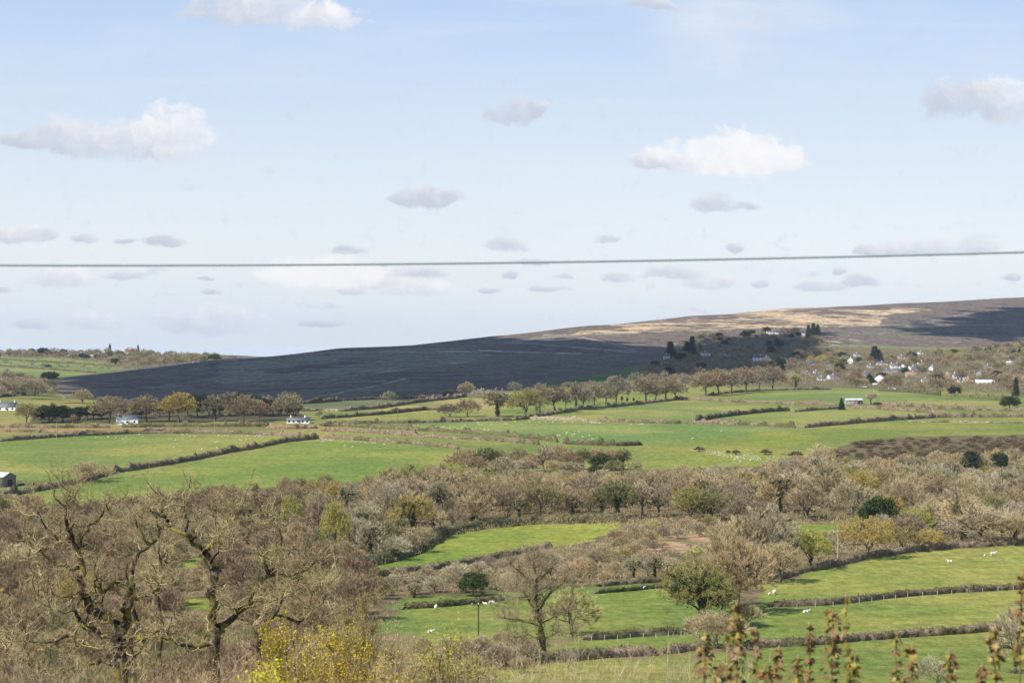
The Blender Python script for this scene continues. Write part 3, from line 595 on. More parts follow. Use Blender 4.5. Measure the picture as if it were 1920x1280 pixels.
HEDGES = [
 ('brown lane hedge running towards the white porch cottage', poly(-60, 801, 100, 802, 210, 802), 2.0, BR),
 ('dark clipped lane hedge in front of the row of round trees', poly(226, 801, 320, 800, 420, 800, 510, 799), 2.4, OL),
 ('russet overgrown hedge in front of the low white bungalow', poly(498, 803, 540, 804, 598, 803), 2.6, RD),
 ('olive hedge east of the bungalow drive along the sheep field', poly(600, 797, 640, 794, 760, 793, 880, 790, 962, 788), 2.0, BR),
 ('rough brown bank between the lane and the first big sheep field', poly(-60, 808, 60, 810, 130, 811, 222, 811, 330, 807), 1.5, RD),
 ('long curved hedge along the top of the big sheep field', poly(-60, 830, 0, 827, 86, 821, 172, 816, 250, 813, 350, 812, 457, 813, 543, 818, 600, 821), 2.0, BR),
 ('hedge falling from the three-hedge corner towards the round copse', poly(603, 822, 640, 823, 726, 829, 795, 834, 863, 842), 2.0, BR),
 ('diagonal hedge climbing from the lone bush to the field corner', poly(0, 931, 60, 922, 150, 904, 215, 886, 300, 873, 365, 862, 423, 849, 475, 841, 526, 830, 598, 822), 2.2, BR),
 ('short dark hedge beside the grey corrugated barn', poly(32, 908, 65, 910, 100, 912), 1.8, OL),
 ('low hedge below the corrugated barn', poly(-40, 931, 10, 933, 58, 941), 1.8, BR),
 ('dark hedge under the sheep flock, ending in two brown lumps', poly(600, 799, 640, 799, 743, 805, 829, 810, 889, 813, 960, 819, 1012, 824, 1046, 829), 2.4, OL),
 ('thick hedge between two narrow grass strips above the copse', poly(600, 808, 640, 809, 709, 813, 795, 820, 880, 824, 960, 829, 1012, 834), 2.3, BR),
 ('short thick hedge standing alone in the middle sheep field', poly(1054, 832, 1115, 835, 1160, 836, 1206, 834), 2.6, DK),
 ('hedge slanting up to the lone round tree below the moor', poly(640, 771, 709, 766, 786, 754, 872, 744), 2.6, BR),
 ('hedge below the slanting one, ending at the russet thorn bush', poly(600, 785, 640, 783, 726, 776, 795, 769, 862, 768), 2.6, OL),
 ('hedge along the foot of the moor above the shaded field', poly(640, 751, 700, 749, 760, 748, 824, 746), 2.6, BR),
 ('dark hedge at the foot of the moor beyond the bungalow', poly(556, 758, 600, 755, 638, 752), 3., DK),
 ('thin hedge across the small field behind the bungalow', poly(560, 771, 600, 770, 640, 771), 1.8, TN),
 ('hedge under the avenue trees climbing past their trunks', poly(962, 788, 1000, 784, 1040, 776, 1080, 769, 1150, 763, 1215, 756, 1282, 748), 2.2, BR),
 ('ragged line of bushes crossing the fields above the flock', poly(990, 785, 1050, 787, 1105, 790), 2.0, TN),
 ('dotted bushes and bank leading to the slender pole in the pasture', poly(1118, 790, 1180, 792, 1280, 794), 2.4, BR),
 ('hedge running on from the dotted bushes to the gateway', poly(1284, 794, 1340, 795, 1400, 797, 1494, 802), 2.2, BR),
 ('curving hedge between the two pale pasture slopes', poly(1306, 789, 1345, 783, 1390, 777, 1440, 772, 1482, 770), 2.8, DK),
 ('hedge from the field gap to the dark fir by the barn', poly(1492, 772, 1530, 769, 1572, 766), 2.8, BR),
 ('hedge above the pale slopes reaching the small tin barn', poly(1276, 750, 1320, 751, 1376, 754, 1470, 757, 1570, 760), 2.4, BR),
 ('hedge under the round beech clump and village edge', poly(1328, 742, 1365, 737, 1400, 734, 1480, 731, 1560, 730), 2.0, BR),
 ('dark clipped hedge beside the white caravan', poly(1646, 733, 1696, 735, 1763, 741), 2.6, DK),
 ('hedge falling behind the dark evergreen at the pasture corner', poly(1789, 743, 1840, 747, 1889, 752), 3., OL),
 ('hedge from the dark fir past the tin barn along the long pasture', poly(1580, 765, 1640, 767, 1700, 771, 1782, 777), 2.8, BR),
 ('long dark hedge curling from the gateway across the pasture', poly(1508, 802, 1550, 798, 1600, 794, 1690, 787, 1755, 783, 1840, 782, 1960, 782), 2.8, BR),
 ('hedge above the narrow grass strip towards the dark evergreen', poly(1646, 758, 1700, 762, 1755, 766, 1840, 769, 1960, 772), 2.6, BR),
 ('low broken bank along the top of the bracken pasture', poly(1700, 791, 1780, 792, 1860, 793, 1960, 794), .9, TN),
 ('dark hedge in the fields beyond the stone farmhouse', poly(-20, 747, 20, 743, 48, 740), 3., OL),
 ('upper dark hedge crossing the far green hill', poly(-40, 672, 0, 674, 103, 680, 210, 686), 2.4, DK),
 ('lower dark hedge crossing the far green hill', poly(-40, 683, 0, 686, 86, 692, 180, 699), 2.4, DK),
 ('dark hedge bounding the top of the steep near pasture', poly(1440, 1093, 1497, 1073, 1570, 1060, 1630, 1045, 1713, 1033, 1780, 1027, 1960, 1018), 1.7, BR),
 ('dark trimmed hedge with pale fence posts between near pastures', poly(1433, 1137, 1500, 1136, 1563, 1133, 1697, 1117, 1800, 1110, 1960, 1100), 1.4, (.12, .095, .06)),
 ('tan flailed hedge behind the leafy shoots', poly(1380, 1215, 1450, 1212, 1513, 1209, 1647, 1197, 1780, 1188, 1900, 1180), 1.5, (.18, .14, .085)),
 ('low hedge below the ivy tree field edge', poly(1235, 1226, 1290, 1220, 1345, 1215), 1.5, BR),
 ('clipped hedge behind the dark pole in the sheep paddock', poly(745, 1142, 800, 1139, 887, 1131, 950, 1124), 1.3, OL),
 ('thin hedge above the sheep lying near the ivy tree', poly(1112, 1113, 1180, 1107, 1255, 1100), 1.0, OL),
 ('rough hedge below the bare soil scar', poly(1112, 1099, 1180, 1094, 1255, 1089), 1.3, BR),
 ('dark fenced hedge between paddock and lower strip', poly(1085, 1200, 1150, 1196, 1220, 1191, 1300, 1186), 1.5, OL),
 ('dark shrubby hedge along the wood side of the oval field', poly(655, 1068, 710, 1056, 765, 1042, 800, 1024, 832, 1003, 900, 990, 1000, 982, 1090, 979, 1180, 977), 3.0, OL),
 ('low scrubby hedge along the near side of the oval field', poly(700, 1078, 790, 1070, 880, 1056, 960, 1040, 1040, 1024), 1.5, BR),
 ('rough brown hedge along the lowest strip beside the ivy tree', poly(900, 1250, 965, 1246, 1040, 1240, 1120, 1233, 1180, 1230, 1240, 1227), 1.9, BR),
]
for lab, pts, h, c in HEDGES:
    hedge('hedge', lab, pts, h, h * .85 + .4, c, y0=2700 if 'far green hill' in lab else None, tw=12 if pts[0][1] < 900 else 75)

# ------------------------------------------------------------------ single trees, from the far end of the valley to the near fields
ROWG = 'round trees along the lane'; AV = 'avenue trees on the hedge bank'
T = [  # kind, name, px, base, top, width, tint, label, group
 ('budding', 'tree', 50, 794, 751, 44, 'olive', 'olive budding tree before the stone farmhouse', ROWG),
 ('evergreen', 'holly_tree', 92, 792, 758, 44, 'dark', 'broad dark evergreen next to the olive tree by the lane', 'dark evergreens behind the lane'),
 ('evergreen', 'holly_tree', 118, 792, 762, 40, 'dark', 'second dark evergreen from the olive tree by the lane', 'dark evergreens behind the lane'),
 ('evergreen', 'holly_tree', 150, 786, 765, 36, 'dark', 'third dark evergreen from the olive tree, behind two saplings', 'dark evergreens behind the lane'),
 ('evergreen', 'holly_tree', 175, 786, 763, 34, 'dark', 'dark evergreen beside the first round beech of the lane', 'dark evergreens behind the lane'),
 ('slim', 'sapling', 137, 794, 774, 15, 'brown', 'small bare sapling in front of the dark evergreens', ROWG),
 ('slim', 'sapling', 157, 794, 778, 13, 'brown', 'smaller bare sapling nearer the round beech', ROWG),
 ('beech', 'beech_tree', 204, 793, 741, 54, 'russet', 'round russet beech before the porch cottage gable', ROWG),
 ('beech', 'beech_tree', 275, 791, 741, 50, 'russet', 'round russet beech just right of the porch cottage', ROWG),
 ('beech', 'beech_tree', 317, 790, 747, 40, 'brown', 'smaller beech tucked against the part-green beech', ROWG),
 ('beech', 'beech_tree', 335, 792, 734, 56, 'gold', 'tall beech with yellow-green leaf on its lower side', ROWG),
 ('ivy', 'ivy_clad_tree', 402, 789, 735, 52, 'brown', 'ivy-clad tree with spreading crooked top behind the lane pole', ROWG),
 ('beech', 'beech_tree', 456, 791, 739, 52, 'russet', 'dome-shaped beech with pale forked trunk along the lane', ROWG),
 ('beech', 'beech_tree', 486, 788, 750, 36, 'russet', 'lower russet beech leaning against the forked-trunk beech', ROWG),
 ('beech', 'beech_tree', 539, 788, 735, 48, 'brown', 'beech with bare open crown next to the white bungalow', ROWG),
 ('bare', 'bare_tree', 235, 779, 743, 40, 'grey', 'grey tree behind the porch cottage roof', ROWG),
 ('bare', 'bare_tree', 255, 783, 749, 34, 'pale', 'pale tree between the porch cottage and its beech', ROWG),
 ('evergreen', 'holly_tree', 370, 783, 742, 40, 'dark', 'dark evergreen mass beside the part-green beech', 'dark evergreens behind the lane'),
 ('evergreen', 'holly_tree', 430, 779, 744, 40, 'dark', 'dark evergreen mass between ivy tree and forked-trunk beech', 'dark evergreens behind the lane'),
 ('evergreen', 'holly_tree', 512, 779, 748, 34, 'dark', 'dark evergreen left of the bungalow beech', 'dark evergreens behind the lane'),
 ('evergreen', 'holly_tree', 300, 781, 752, 36, 'dark', 'dark evergreen behind the smaller tucked beech', 'dark evergreens behind the lane'),
 *[('evergreen', 'holly_tree', a_, b_, c_, d_, 'dark', l_, 'dark evergreens behind the lane') for a_, b_, c_, d_, l_ in ((352, 781, 738, 34, 'dark evergreen touching the part-green beech crown'), (392, 778, 738, 34, 'dark evergreen just behind the ivy-clad lane tree'), (412, 780, 744, 30, 'second dark evergreen behind the ivy-clad lane tree'), (447, 776, 738, 36, 'dark evergreen behind the forked-trunk beech'), (474, 778, 740, 36, 'dark evergreen behind the low russet beech'), (492, 780, 748, 30, 'dark evergreen on the bungalow side of the low russet beech'), (527, 778, 746, 30, 'dark evergreen behind the bungalow beech'), (550, 779, 757, 22, 'low dark evergreen over the bungalow roof'), (265, 784, 762, 26, 'dark evergreen beside the porch cottage end'), (190, 784, 764, 26, 'dark evergreen behind the first round beech'), (78, 786, 764, 30, 'dark evergreen nearest the olive tree'), (135, 788, 770, 28, 'dark evergreen behind the two saplings'))],
 ('bare', 'bare_tree', 432, 772, 730, 46, 'purple', 'tall shaded tree rising behind the ivy-clad tree', ROWG),
 ('bare', 'bare_tree', 500, 776, 737, 38, 'purple', 'tall shaded tree rising behind the low russet beech', ROWG),
 ('bare', 'bare_tree', 155, 757, 726, 40, 'brown', 'solitary dome tree below the dark moor toe', 'trees below the moor toe'),
 ('bush', 'thorn_bush', 130, 752, 738, 26, 'pale', 'pale thorn bush beside the solitary dome tree', 'trees below the moor toe'),
 ('bush', 'thorn_bush', 110, 750, 739, 22, 'grey', 'grey thorn bush at the hedge end below the moor toe', 'trees below the moor toe'),
 ('bush', 'thorn_bush', 185, 755, 742, 26, 'pale', 'pale bush on the far side of the solitary dome tree', 'trees below the moor toe'),
 ('bare', 'bare_tree', 65, 741, 705, 44, 'brown', 'big brown tree against the dark wedge of moor', 'trees below the moor toe'),
 ('bare', 'bare_tree', 14, 722, 688, 28, 'purple', 'purplish tree against the far green hill', 'trees below the moor toe'),
 ('bare', 'bare_tree', 30, 739, 712, 34, 'brown', 'brown tree beside the big tree by the moor wedge', 'trees below the moor toe'),
 ('bare', 'bare_tree', 4, 740, 708, 30, 'grey', 'greyish tree at the picture edge below the far hill', 'trees below the moor toe'),
 ('bush', 'thorn_bush', 80, 741, 726, 20, 'pale', 'pale bush under the big tree by the moor wedge', 'trees below the moor toe'),
 ('evergreen', 'holly_tree', 90, 690, 682, 15, 'dark', 'small dark round tree alone in the far green field', 'trees of the far hill'),
 ('evergreen', 'holly_tree', 92, 716, 694, 34, 'dark', 'dark thicket at the tip of the moor', 'trees below the moor toe'),
 ('slim', 'bare_tree', 598, 786, 767, 18, 'grey', 'small ivy-stemmed tree behind the bungalow garden', ROWG),
 ('beech', 'lone_tree', 875, 744, 717, 26, 'brown', 'lone round tree at the head of the slanting hedge', 'trees at the foot of the moor'),
 ('bush', 'thorn_bush', 731, 750, 731, 30, 'grey', 'grey dome bush in front of the dark moor, furthest from the lone tree', 'trees at the foot of the moor'),
 ('bush', 'thorn_bush', 767, 747, 738, 15, 'grey', 'small grey bush second nearest the dome bush on the moor hedge', 'trees at the foot of the moor'),
 ('bush', 'thorn_bush', 791, 747, 738, 15, 'grey', 'small grey bush third along the moor hedge from the dome bush', 'trees at the foot of the moor'),
 ('evergreen', 'holly_tree', 839, 746, 732, 20, 'dark', 'dark scrubby tree nearest the lone round tree', 'trees at the foot of the moor'),
 ('bush', 'thorn_thicket', 905, 745, 727, 48, 'pale', 'pale grey thicket between lone tree and avenue', 'trees at the foot of the moor'),
 ('bush', 'thorn_bush', 842, 782, 757, 38, 'purple', 'leafless purplish bush at the end of the field hedge', AV),
 ('bush', 'thorn_bush', 878, 781, 748, 36, 'russet', 'russet rounded bush beside the leafless purplish one', AV),
 ('ivy', 'avenue_tree', 933, 781, 727, 50, 'brown', 'first spreading tree of the avenue, next to the russet bush', AV),
 ('budding', 'avenue_tree', 985, 784, 727, 54, 'olive', 'bushy olive tree with foliage down to the hedge', AV),
 ('beech', 'avenue_tree', 1012, 774, 717, 48, 'russet', 'russet avenue tree directly behind the bushy olive tree', AV),
 ('beech', 'avenue_tree', 1041, 772, 722, 44, 'purple', 'purplish avenue tree with black trunk after the bushy olive tree', AV),
 ('ivy', 'avenue_tree', 1080, 768, 714, 24, 'grey', 'slender ivy-stemmed avenue tree', AV),
 ('budding', 'avenue_tree', 1060, 766, 724, 28, 'gold', 'golden budding tree behind the slender ivy-stemmed one', AV),
 ('bare', 'avenue_tree', 1092, 768, 716, 30, 'pale', 'pale-trunked avenue tree after the slender ivy-stemmed one', AV),
 ('beech', 'avenue_tree', 1114, 764, 715, 34, 'brown', 'avenue tree two before the tallest, with white-splashed foot', AV),
 ('beech', 'avenue_tree', 1136, 762, 717, 32, 'brown', 'avenue tree just before the tallest one', AV),
 ('beech', 'avenue_tree', 1156, 759, 702, 46, 'grey', 'tallest avenue tree with wide grey crown', AV),
 ('beech', 'avenue_tree', 1211, 752, 706, 44, 'brown', 'avenue tree after the gap with the ivy stumps', AV),
 ('bare', 'avenue_tree', 1229, 751, 713, 28, 'brown', 'narrow avenue tree second after the stump gap', AV),
 ('beech', 'avenue_tree', 1247, 750, 707, 42, 'russet', 'round russet avenue tree third after the stump gap', AV),
 ('bare', 'avenue_tree', 1266, 750, 710, 34, 'brown', 'last avenue tree before the small far sheep field', AV),
 ('slim', 'ivy_stump', 1166, 757, 740, 6, 'dark', 'thin ivy-covered stump nearest the tallest avenue tree', 'ivy stumps in the avenue gap'),
 ('slim', 'ivy_stump', 1176, 757, 742, 6, 'dark', 'middle ivy-covered stump in the avenue gap', 'ivy stumps in the avenue gap'),
 ('slim', 'ivy_stump', 1188, 755, 744, 5, 'dark', 'shortest ivy-covered stump in the avenue gap', 'ivy stumps in the avenue gap'),
 ('bare', 'bare_tree', 965, 735, 714, 30, 'pale', 'pale crown peeping above the first avenue trees', 'pale trees behind the avenue'),
 ('bare', 'bare_tree', 1065, 735, 713, 30, 'pale', 'pale crown behind the slender ivy-stemmed avenue tree', 'pale trees behind the avenue'),
 ('bare', 'bare_tree', 1110, 733, 712, 28, 'grey', 'greyish crown behind the white-footed avenue tree', 'pale trees behind the avenue'),
 ('bare', 'bare_tree', 1192, 728, 694, 34, 'grey', 'grey dome behind the tallest avenue tree', 'pale trees behind the avenue'),
 ('bare', 'bare_tree', 1222, 727, 697, 26, 'brown', 'brown dome next to the white-twigged tree', 'pale trees behind the avenue'),
 ('bare', 'bare_tree', 1246, 727, 693, 26, 'pale', 'white-twigged tree standing above the avenue', 'pale trees behind the avenue'),
 ('bare', 'bare_tree', 1263, 727, 698, 22, 'russet', 'russet dome beyond the white-twigged tree', 'pale trees behind the avenue'),
 ('bare', 'bare_tree', 1285, 726, 699, 24, 'pale', 'pale dome above the small far sheep field', 'pale trees behind the avenue'),
 ('beech', 'beech_tree', 1324, 742, 694, 44, 'russet', 'outermost beech of the clump, beside the far sheep field', 'round beech clump by the village'),
 ('beech', 'beech_tree', 1347, 741, 691, 44, 'russet', 'second beech of the clump from the far sheep field', 'round beech clump by the village'),
 ('beech', 'beech_tree', 1370, 738, 693, 38, 'brown', 'third beech of the clump, darker and narrower', 'round beech clump by the village'),
 ('beech', 'beech_tree', 1398, 736, 688, 44, 'russet', 'tallest beech in the middle of the clump', 'round beech clump by the village'),
 ('beech', 'beech_tree', 1424, 731, 691, 36, 'brown', 'beech with visible slanting trunk after the tallest', 'round beech clump by the village'),
 ('beech', 'beech_tree', 1449, 730, 689, 38, 'russet', 'last beech of the clump, nearest the village', 'round beech clump by the village'),
 ('ivy', 'ivy_clad_tree', 1492, 726, 698, 28, 'olive', 'ivy-clad tree between the beech clump and the village', 'trees at the village edge'),
 ('bare', 'bare_tree', 1478, 722, 696, 22, 'pale', 'pale tree between last beech and ivy-clad tree', 'trees at the village edge'),
 ('slim', 'willow', 1635, 758, 730, 28, 'pale', 'pale upright willow beside the small tin barn', 'trees at the village edge'),
 ('conifer', 'fir_tree', 1578, 768, 746, 13, 'pine', 'small dark fir at the gable of the tin barn', 'trees at the village edge'),
 ('evergreen', 'holly_tree', 1646, 760, 753, 18, 'dark', 'low dark bush at the foot of the pale willow', 'trees at the village edge'),
 ('evergreen', 'holly_tree', 1893, 767, 737, 36, 'dark', 'broad dark evergreen at the pasture corner', 'trees at the village edge'),
 ('bush', 'thorn_bush', 1776, 748, 736, 22, 'russet', 'russet round bush on the pasture edge', 'trees at the village edge'),
 ('evergreen', 'holly_tree', 1790, 743, 722, 24, 'dark', 'dark ragged tree behind the russet round bush', 'trees at the village edge'),
 ('bush', 'lone_bush', 170, 903, 862, 78, 'brown', 'large lone brown bush on the diagonal hedge', 'field bushes'),
 ('bush', 'lone_bush', 203, 897, 872, 36, 'brown', 'smaller bush joined to the large lone bush', 'field bushes'),
 # the copse in the middle
 ('bush', 'copse_tree', 872, 884, 836, 80, 'brown', 'dome-shaped brown tree on the pasture side of the copse', 'trees of the middle copse'),
 ('budding', 'copse_tree', 912, 884, 836, 70, 'fern', 'olive-tinged tree in the round half of the copse', 'trees of the middle copse'),
 ('bare', 'copse_tree', 945, 890, 852, 56, 'grey', 'low grey tree at the copse front', 'trees of the middle copse'),
 ('bare', 'copse_tree', 970, 878, 834, 50, 'umber', 'brown tree before the pale-trunked copse tree', 'trees of the middle copse'),
 ('slim', 'copse_tree', 1022, 886, 826, 40, 'pale', 'tall pale-trunked tree in the copse', 'trees of the middle copse'),
 ('bare', 'copse_tree', 1052, 880, 830, 56, 'umber', 'purplish tree right beside the pale-trunked copse tree', 'trees of the middle copse'),
 ('ivy', 'copse_tree', 1092, 880, 834, 38, 'fern', 'ivy-hung slender tree in the dark half of the copse', 'trees of the middle copse'),
 ('evergreen', 'copse_tree', 1130, 882, 844, 50, 'holly', 'dark green holly inside the copse', 'trees of the middle copse'),
 ('bare', 'copse_tree', 1120, 878, 834, 46, 'umber', 'purplish tree over the copse holly', 'trees of the middle copse'),
 ('ivy', 'copse_tree', 1168, 880, 836, 38, 'fern', 'last ivy-hung tree at the open end of the copse', 'trees of the middle copse'),
 ('bush', 'copse_tree', 1192, 884, 862, 34, 'grey', 'low grey bush at the open end of the copse', 'trees of the middle copse'),
 ('bare', 'copse_tree', 1000, 884, 846, 40, 'russet', 'russet tree touching the pale-trunked copse tree', 'trees of the middle copse'),
 *[(k_, 'copse_tree', a_, b_, c_, d_, e_, l_, 'trees of the middle copse') for k_, a_, b_, c_, d_, e_, l_ in (('bush', 895, 888, 852, 60, 'umber', 'low dark brown thicket under the olive-tinged copse tree'), ('bush', 985, 886, 858, 50, 'grey', 'low thicket beneath the russet copse tree'), ('bare', 1072, 884, 838, 48, 'umber', 'dark tree between purplish tree and slender ivy-hung tree'), ('bush', 1075, 888, 862, 50, 'purple', 'purplish thicket at the foot of the dark copse trees'), ('bush', 1150, 888, 860, 50, 'fern', 'dark olive thicket below the last ivy-hung copse tree'), ('bare', 1146, 880, 838, 42, 'umber', 'dark tree standing behind the copse holly'), ('bare', 930, 880, 836, 50, 'umber', 'dark brown tree behind the olive-tinged copse tree'), ('bush', 1040, 888, 860, 44, 'brown', 'thicket hiding the foot of the pale-trunked copse tree'))],
 ('evergreen', 'pine_tree', 1820, 890, 840, 38, 'pine', 'bigger dark pine of the two, with side limb', 'pair of dark pines in the wood'),
 ('evergreen', 'pine_tree', 1876, 886, 842, 30, 'pine', 'narrower dark pine of the two in the bracken wood', 'pair of dark pines in the wood'),
 # lower valley
 ('evergreen', 'holly_tree', 887, 1117, 1062, 54, 'holly', 'glossy dark green holly above the sheep paddock', 'lower valley trees'),
 ('bare', 'paddock_tree', 1072, 1192, 1092, 120, 'olive', 'smaller bare tree with black trunk beside the ivy ash', 'lower valley trees'),
 ('dense', 'ivy_filled_tree', 1310, 1176, 1036, 138, 'olive', 'olive ivy-filled tree on the hedge corner', 'lower valley trees'),
 ('bare', 'bare_tree', 1384, 1150, 995, 130, 'umber', 'tall russet tree behind the ivy-filled corner tree', 'lower valley trees'),
 ('bare', 'bare_tree', 1362, 1138, 985, 110, 'brown', 'brown tree half hidden by the tall russet tree', 'lower valley trees'),
 ('bare', 'thorn_tree', 1462, 1092, 1008, 90, 'brown', 'thorn tree with thick short trunk shading the pasture', 'lower valley trees'),
 ('budding', 'budding_oak', 1625, 1046, 962, 112, 'gold', 'broad golden budding oak beside the pale pole', 'lower valley trees'),
 ('budding', 'budding_tree', 1520, 1066, 986, 86, 'lime', 'yellow-green budding tree left of the pale pole', 'lower valley trees'),
 ('budding', 'budding_tree', 1690, 1034, 980, 70, 'olive', 'olive scrub tree beside the golden oak', 'lower valley trees'),
 ('budding', 'budding_tree', 1742, 1030, 988, 60, 'gold', 'low golden scrub tree by the twin pole', 'lower valley trees'),
 ('bare', 'bare_tree', 1840, 1020, 940, 112, 'grey', 'wide grey tree above the steep near pasture', 'lower valley trees'),
 ('bare', 'bare_tree', 1900, 1022, 950, 80, 'brown', 'brown tree at the picture edge above the steep pasture', 'lower valley trees'),
 ('bare', 'bare_tree', 1432, 1070, 930, 130, 'grey', 'tall grey rounded tree above the thorn tree', 'lower valley trees'),
 ('bare', 'bare_tree', 1378, 1072, 960, 110, 'brown', 'rounded brown tree beside the soil scar', 'lower valley trees'),
 ('ivy', 'ivy_clad_tree', 1188, 1090, 1036, 46, 'grey', 'ivy-wrapped small tree nearer the bare soil scar', 'lower valley trees'),
 ('ivy', 'ivy_clad_tree', 1228, 1088, 1030, 44, 'grey', 'ivy-wrapped small tree beside the insulated pole', 'lower valley trees'),
 ('bush', 'hedge_bush', 1345, 1215, 1142, 130, 'brown', 'big brown hedge bush below the ivy-filled corner tree', 'lower valley trees'),
 ('bush', 'hedge_bush', 1400, 1175, 1126, 70, 'brown', 'squared end of the big brown hedge bush', 'lower valley trees'),
 ('bare', 'bare_tree', 1905, 1262, 1128, 100, 'pale', 'pale bare tree at the picture edge beside the shoots', 'lower valley trees'),
 ('bush', 'thorn_bush', 1745, 1290, 1226, 90, 'pale', 'pale twiggy bush between the leafy shoots', 'lower valley trees'),
 # left middle wood landmarks
 ('budding', 'budding_tree', 545, 1000, 921, 42, 'lime', 'narrow yellow-green tree in the left wood', 'landmark trees of the left wood'),
 ('bare', 'bare_tree', 600, 1030, 913, 86, 'purple', 'dark purplish dome next to the narrow yellow-green tree', 'landmark trees of the left wood'),
 ('budding', 'budding_tree', 628, 1045, 930, 60, 'lime', 'yellow-green tree half behind the purplish dome', 'landmark trees of the left wood'),
 ('ivy', 'ivy_clad_tree', 650, 965, 895, 40, 'grey', 'dark ivy-topped tree against the green slope', 'landmark trees of the left wood'),
 ('ivy', 'ivy_clad_tree', 775, 1010, 915, 92, 'gold', 'ivy-limbed golden brown tree above the oval field', 'landmark trees of the left wood'),
 ('bare', 'bare_tree', 735, 985, 895, 80, 'pale', 'pale dome tree above the oval field end', 'landmark trees of the left wood'),
 ('ivy', 'ivy_clad_tree', 695, 1050, 965, 60, 'grey', 'ivy-hung grey tree at the oval field tip', 'landmark trees of the left wood'),
 ('ivy', 'ivy_clad_tree', 820, 960, 895, 50, 'grey', 'ivy-dark tree nearest the middle copse', 'landmark trees of the left wood'),
 ('bush', 'thorn_bush', 735, 1050, 1000, 70, 'pale', 'pale scrub bush on the oval field edge', 'landmark trees of the left wood'),
 ('bush', 'thorn_bush', 780, 1035, 985, 60, 'grey', 'grey scrub bush in the oval field hollow', 'landmark trees of the left wood'),
]
for k, nm, px, b, t, w, ti, lab, grp in T:
    if k == 'beech' or grp == AV: w *= 1.32; t -= 4 if grp != AV else 3
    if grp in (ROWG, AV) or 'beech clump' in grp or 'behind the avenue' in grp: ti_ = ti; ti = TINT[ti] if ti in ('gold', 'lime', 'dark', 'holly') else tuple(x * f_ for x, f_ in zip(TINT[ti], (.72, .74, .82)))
    else: ti_ = ti
    if 'evergreens behind the lane' in grp: w += 9; t -= 6
    y0 = 2750 if 'far green field' in lab else None
    lf = {'gold': TINT['gold'], 'lime': TINT['lime'], 'olive': (.29, .24, .085)}.get(ti_) if k in ('budding', 'dense') else None
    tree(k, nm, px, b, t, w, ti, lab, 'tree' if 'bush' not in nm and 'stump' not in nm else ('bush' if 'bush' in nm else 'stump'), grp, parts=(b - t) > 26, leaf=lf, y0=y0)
exec_boxes = []
OCC = [(px, gY(px, b)) for k, nm, px, b, t, w, ti, lab, grp in T if b < 1300]

# ------------------------------------------------------------------ woods made of many trees
KEEP = [  # parts of the picture that stay open: no tree may stand in front of them
 poly(690, 1062, 770, 1050, 815, 1025, 845, 1003, 910, 994, 1000, 986, 1150, 982, 1130, 1003, 1060, 1016, 980, 1028, 890, 1048, 790, 1066),
 poly(760, 1148, 900, 1138, 930, 1140, 930, 1178, 860, 1190, 790, 1186), poly(1110, 1120, 1238, 1108, 1238, 1172, 1100, 1180),
 poly(1430, 1125, 1450, 1098, 1500, 1080, 1640, 1052, 1780, 1034, 1920, 1027, 1920, 1098, 1700, 1108, 1560, 1123), poly(1440, 1142, 1700, 1123, 1850, 1115, 1840, 1172, 1640, 1190, 1440, 1202),
 poly(1420, 1222, 1840, 1198, 1840, 1280, 1330, 1280), poly(200, 938, 330, 915, 470, 900, 620, 890, 830, 850, 600, 826, 250, 885, 150, 920), poly(1220, 876, 1420, 872, 1480, 845, 1480, 810, 1220, 840),
 poly(1236, 1012, 1325, 1002, 1330, 1020, 1262, 1034), poly(335, 1050, 380, 1047, 380, 1060, 335, 1062), poly(350, 1125, 415, 1120, 420, 1138, 350, 1140), poly(1495, 986, 1570, 983, 1570, 996, 1495, 997),
 poly(755, 1132, 930, 1118, 930, 1124, 755, 1137), poly(1560, 846, 1700, 824, 1925, 818, 1925, 838, 1700, 850, 1590, 862),
]
KS = []
for pl in KEEP:
    xs = [p[0] for p in pl]; ys = [p[1] for p in pl]
    for x in np.arange(min(xs), max(xs), 11):
        for y in np.arange(min(ys), max(ys), 5):
            if inpoly(x, y, pl): KS.append((x, y, gY(x, y)))
for px_, t_, b_ in ((1251, 1056, 1096), (1571, 994, 1055), (1768, 981, 1024)):
    for dx_ in (-4, 0, 4): KS += [(px_ + dx_, t_ + f_ * (b_ - t_), gY(px_, b_) + 12) for f_ in (.05, .3, .55)]
for k_, nm_, px_, b_, t_, w_, ti_, lab_, g_ in T:
    if b_ > 820 and ('landmark' in g_ or 'copse' in g_ or 'pines' in g_ or 'lower' in g_):
        Yt = gY(px_, b_)
        for ax in np.arange(-.32, .33, .16):
            for ay in (.12, .3, .48, .64): KS.append((px_ + ax * w_, t_ + ay * (b_ - t_), Yt))
KS = np.array(KS)
def covers(px, Y, top, base, w):
    q = (np.abs(KS[:, 0] - px) < w * .42) & (KS[:, 1] > top + 2) & (KS[:, 1] < base) & (KS[:, 2] > Y)
    return int(q.sum())
PEND = []
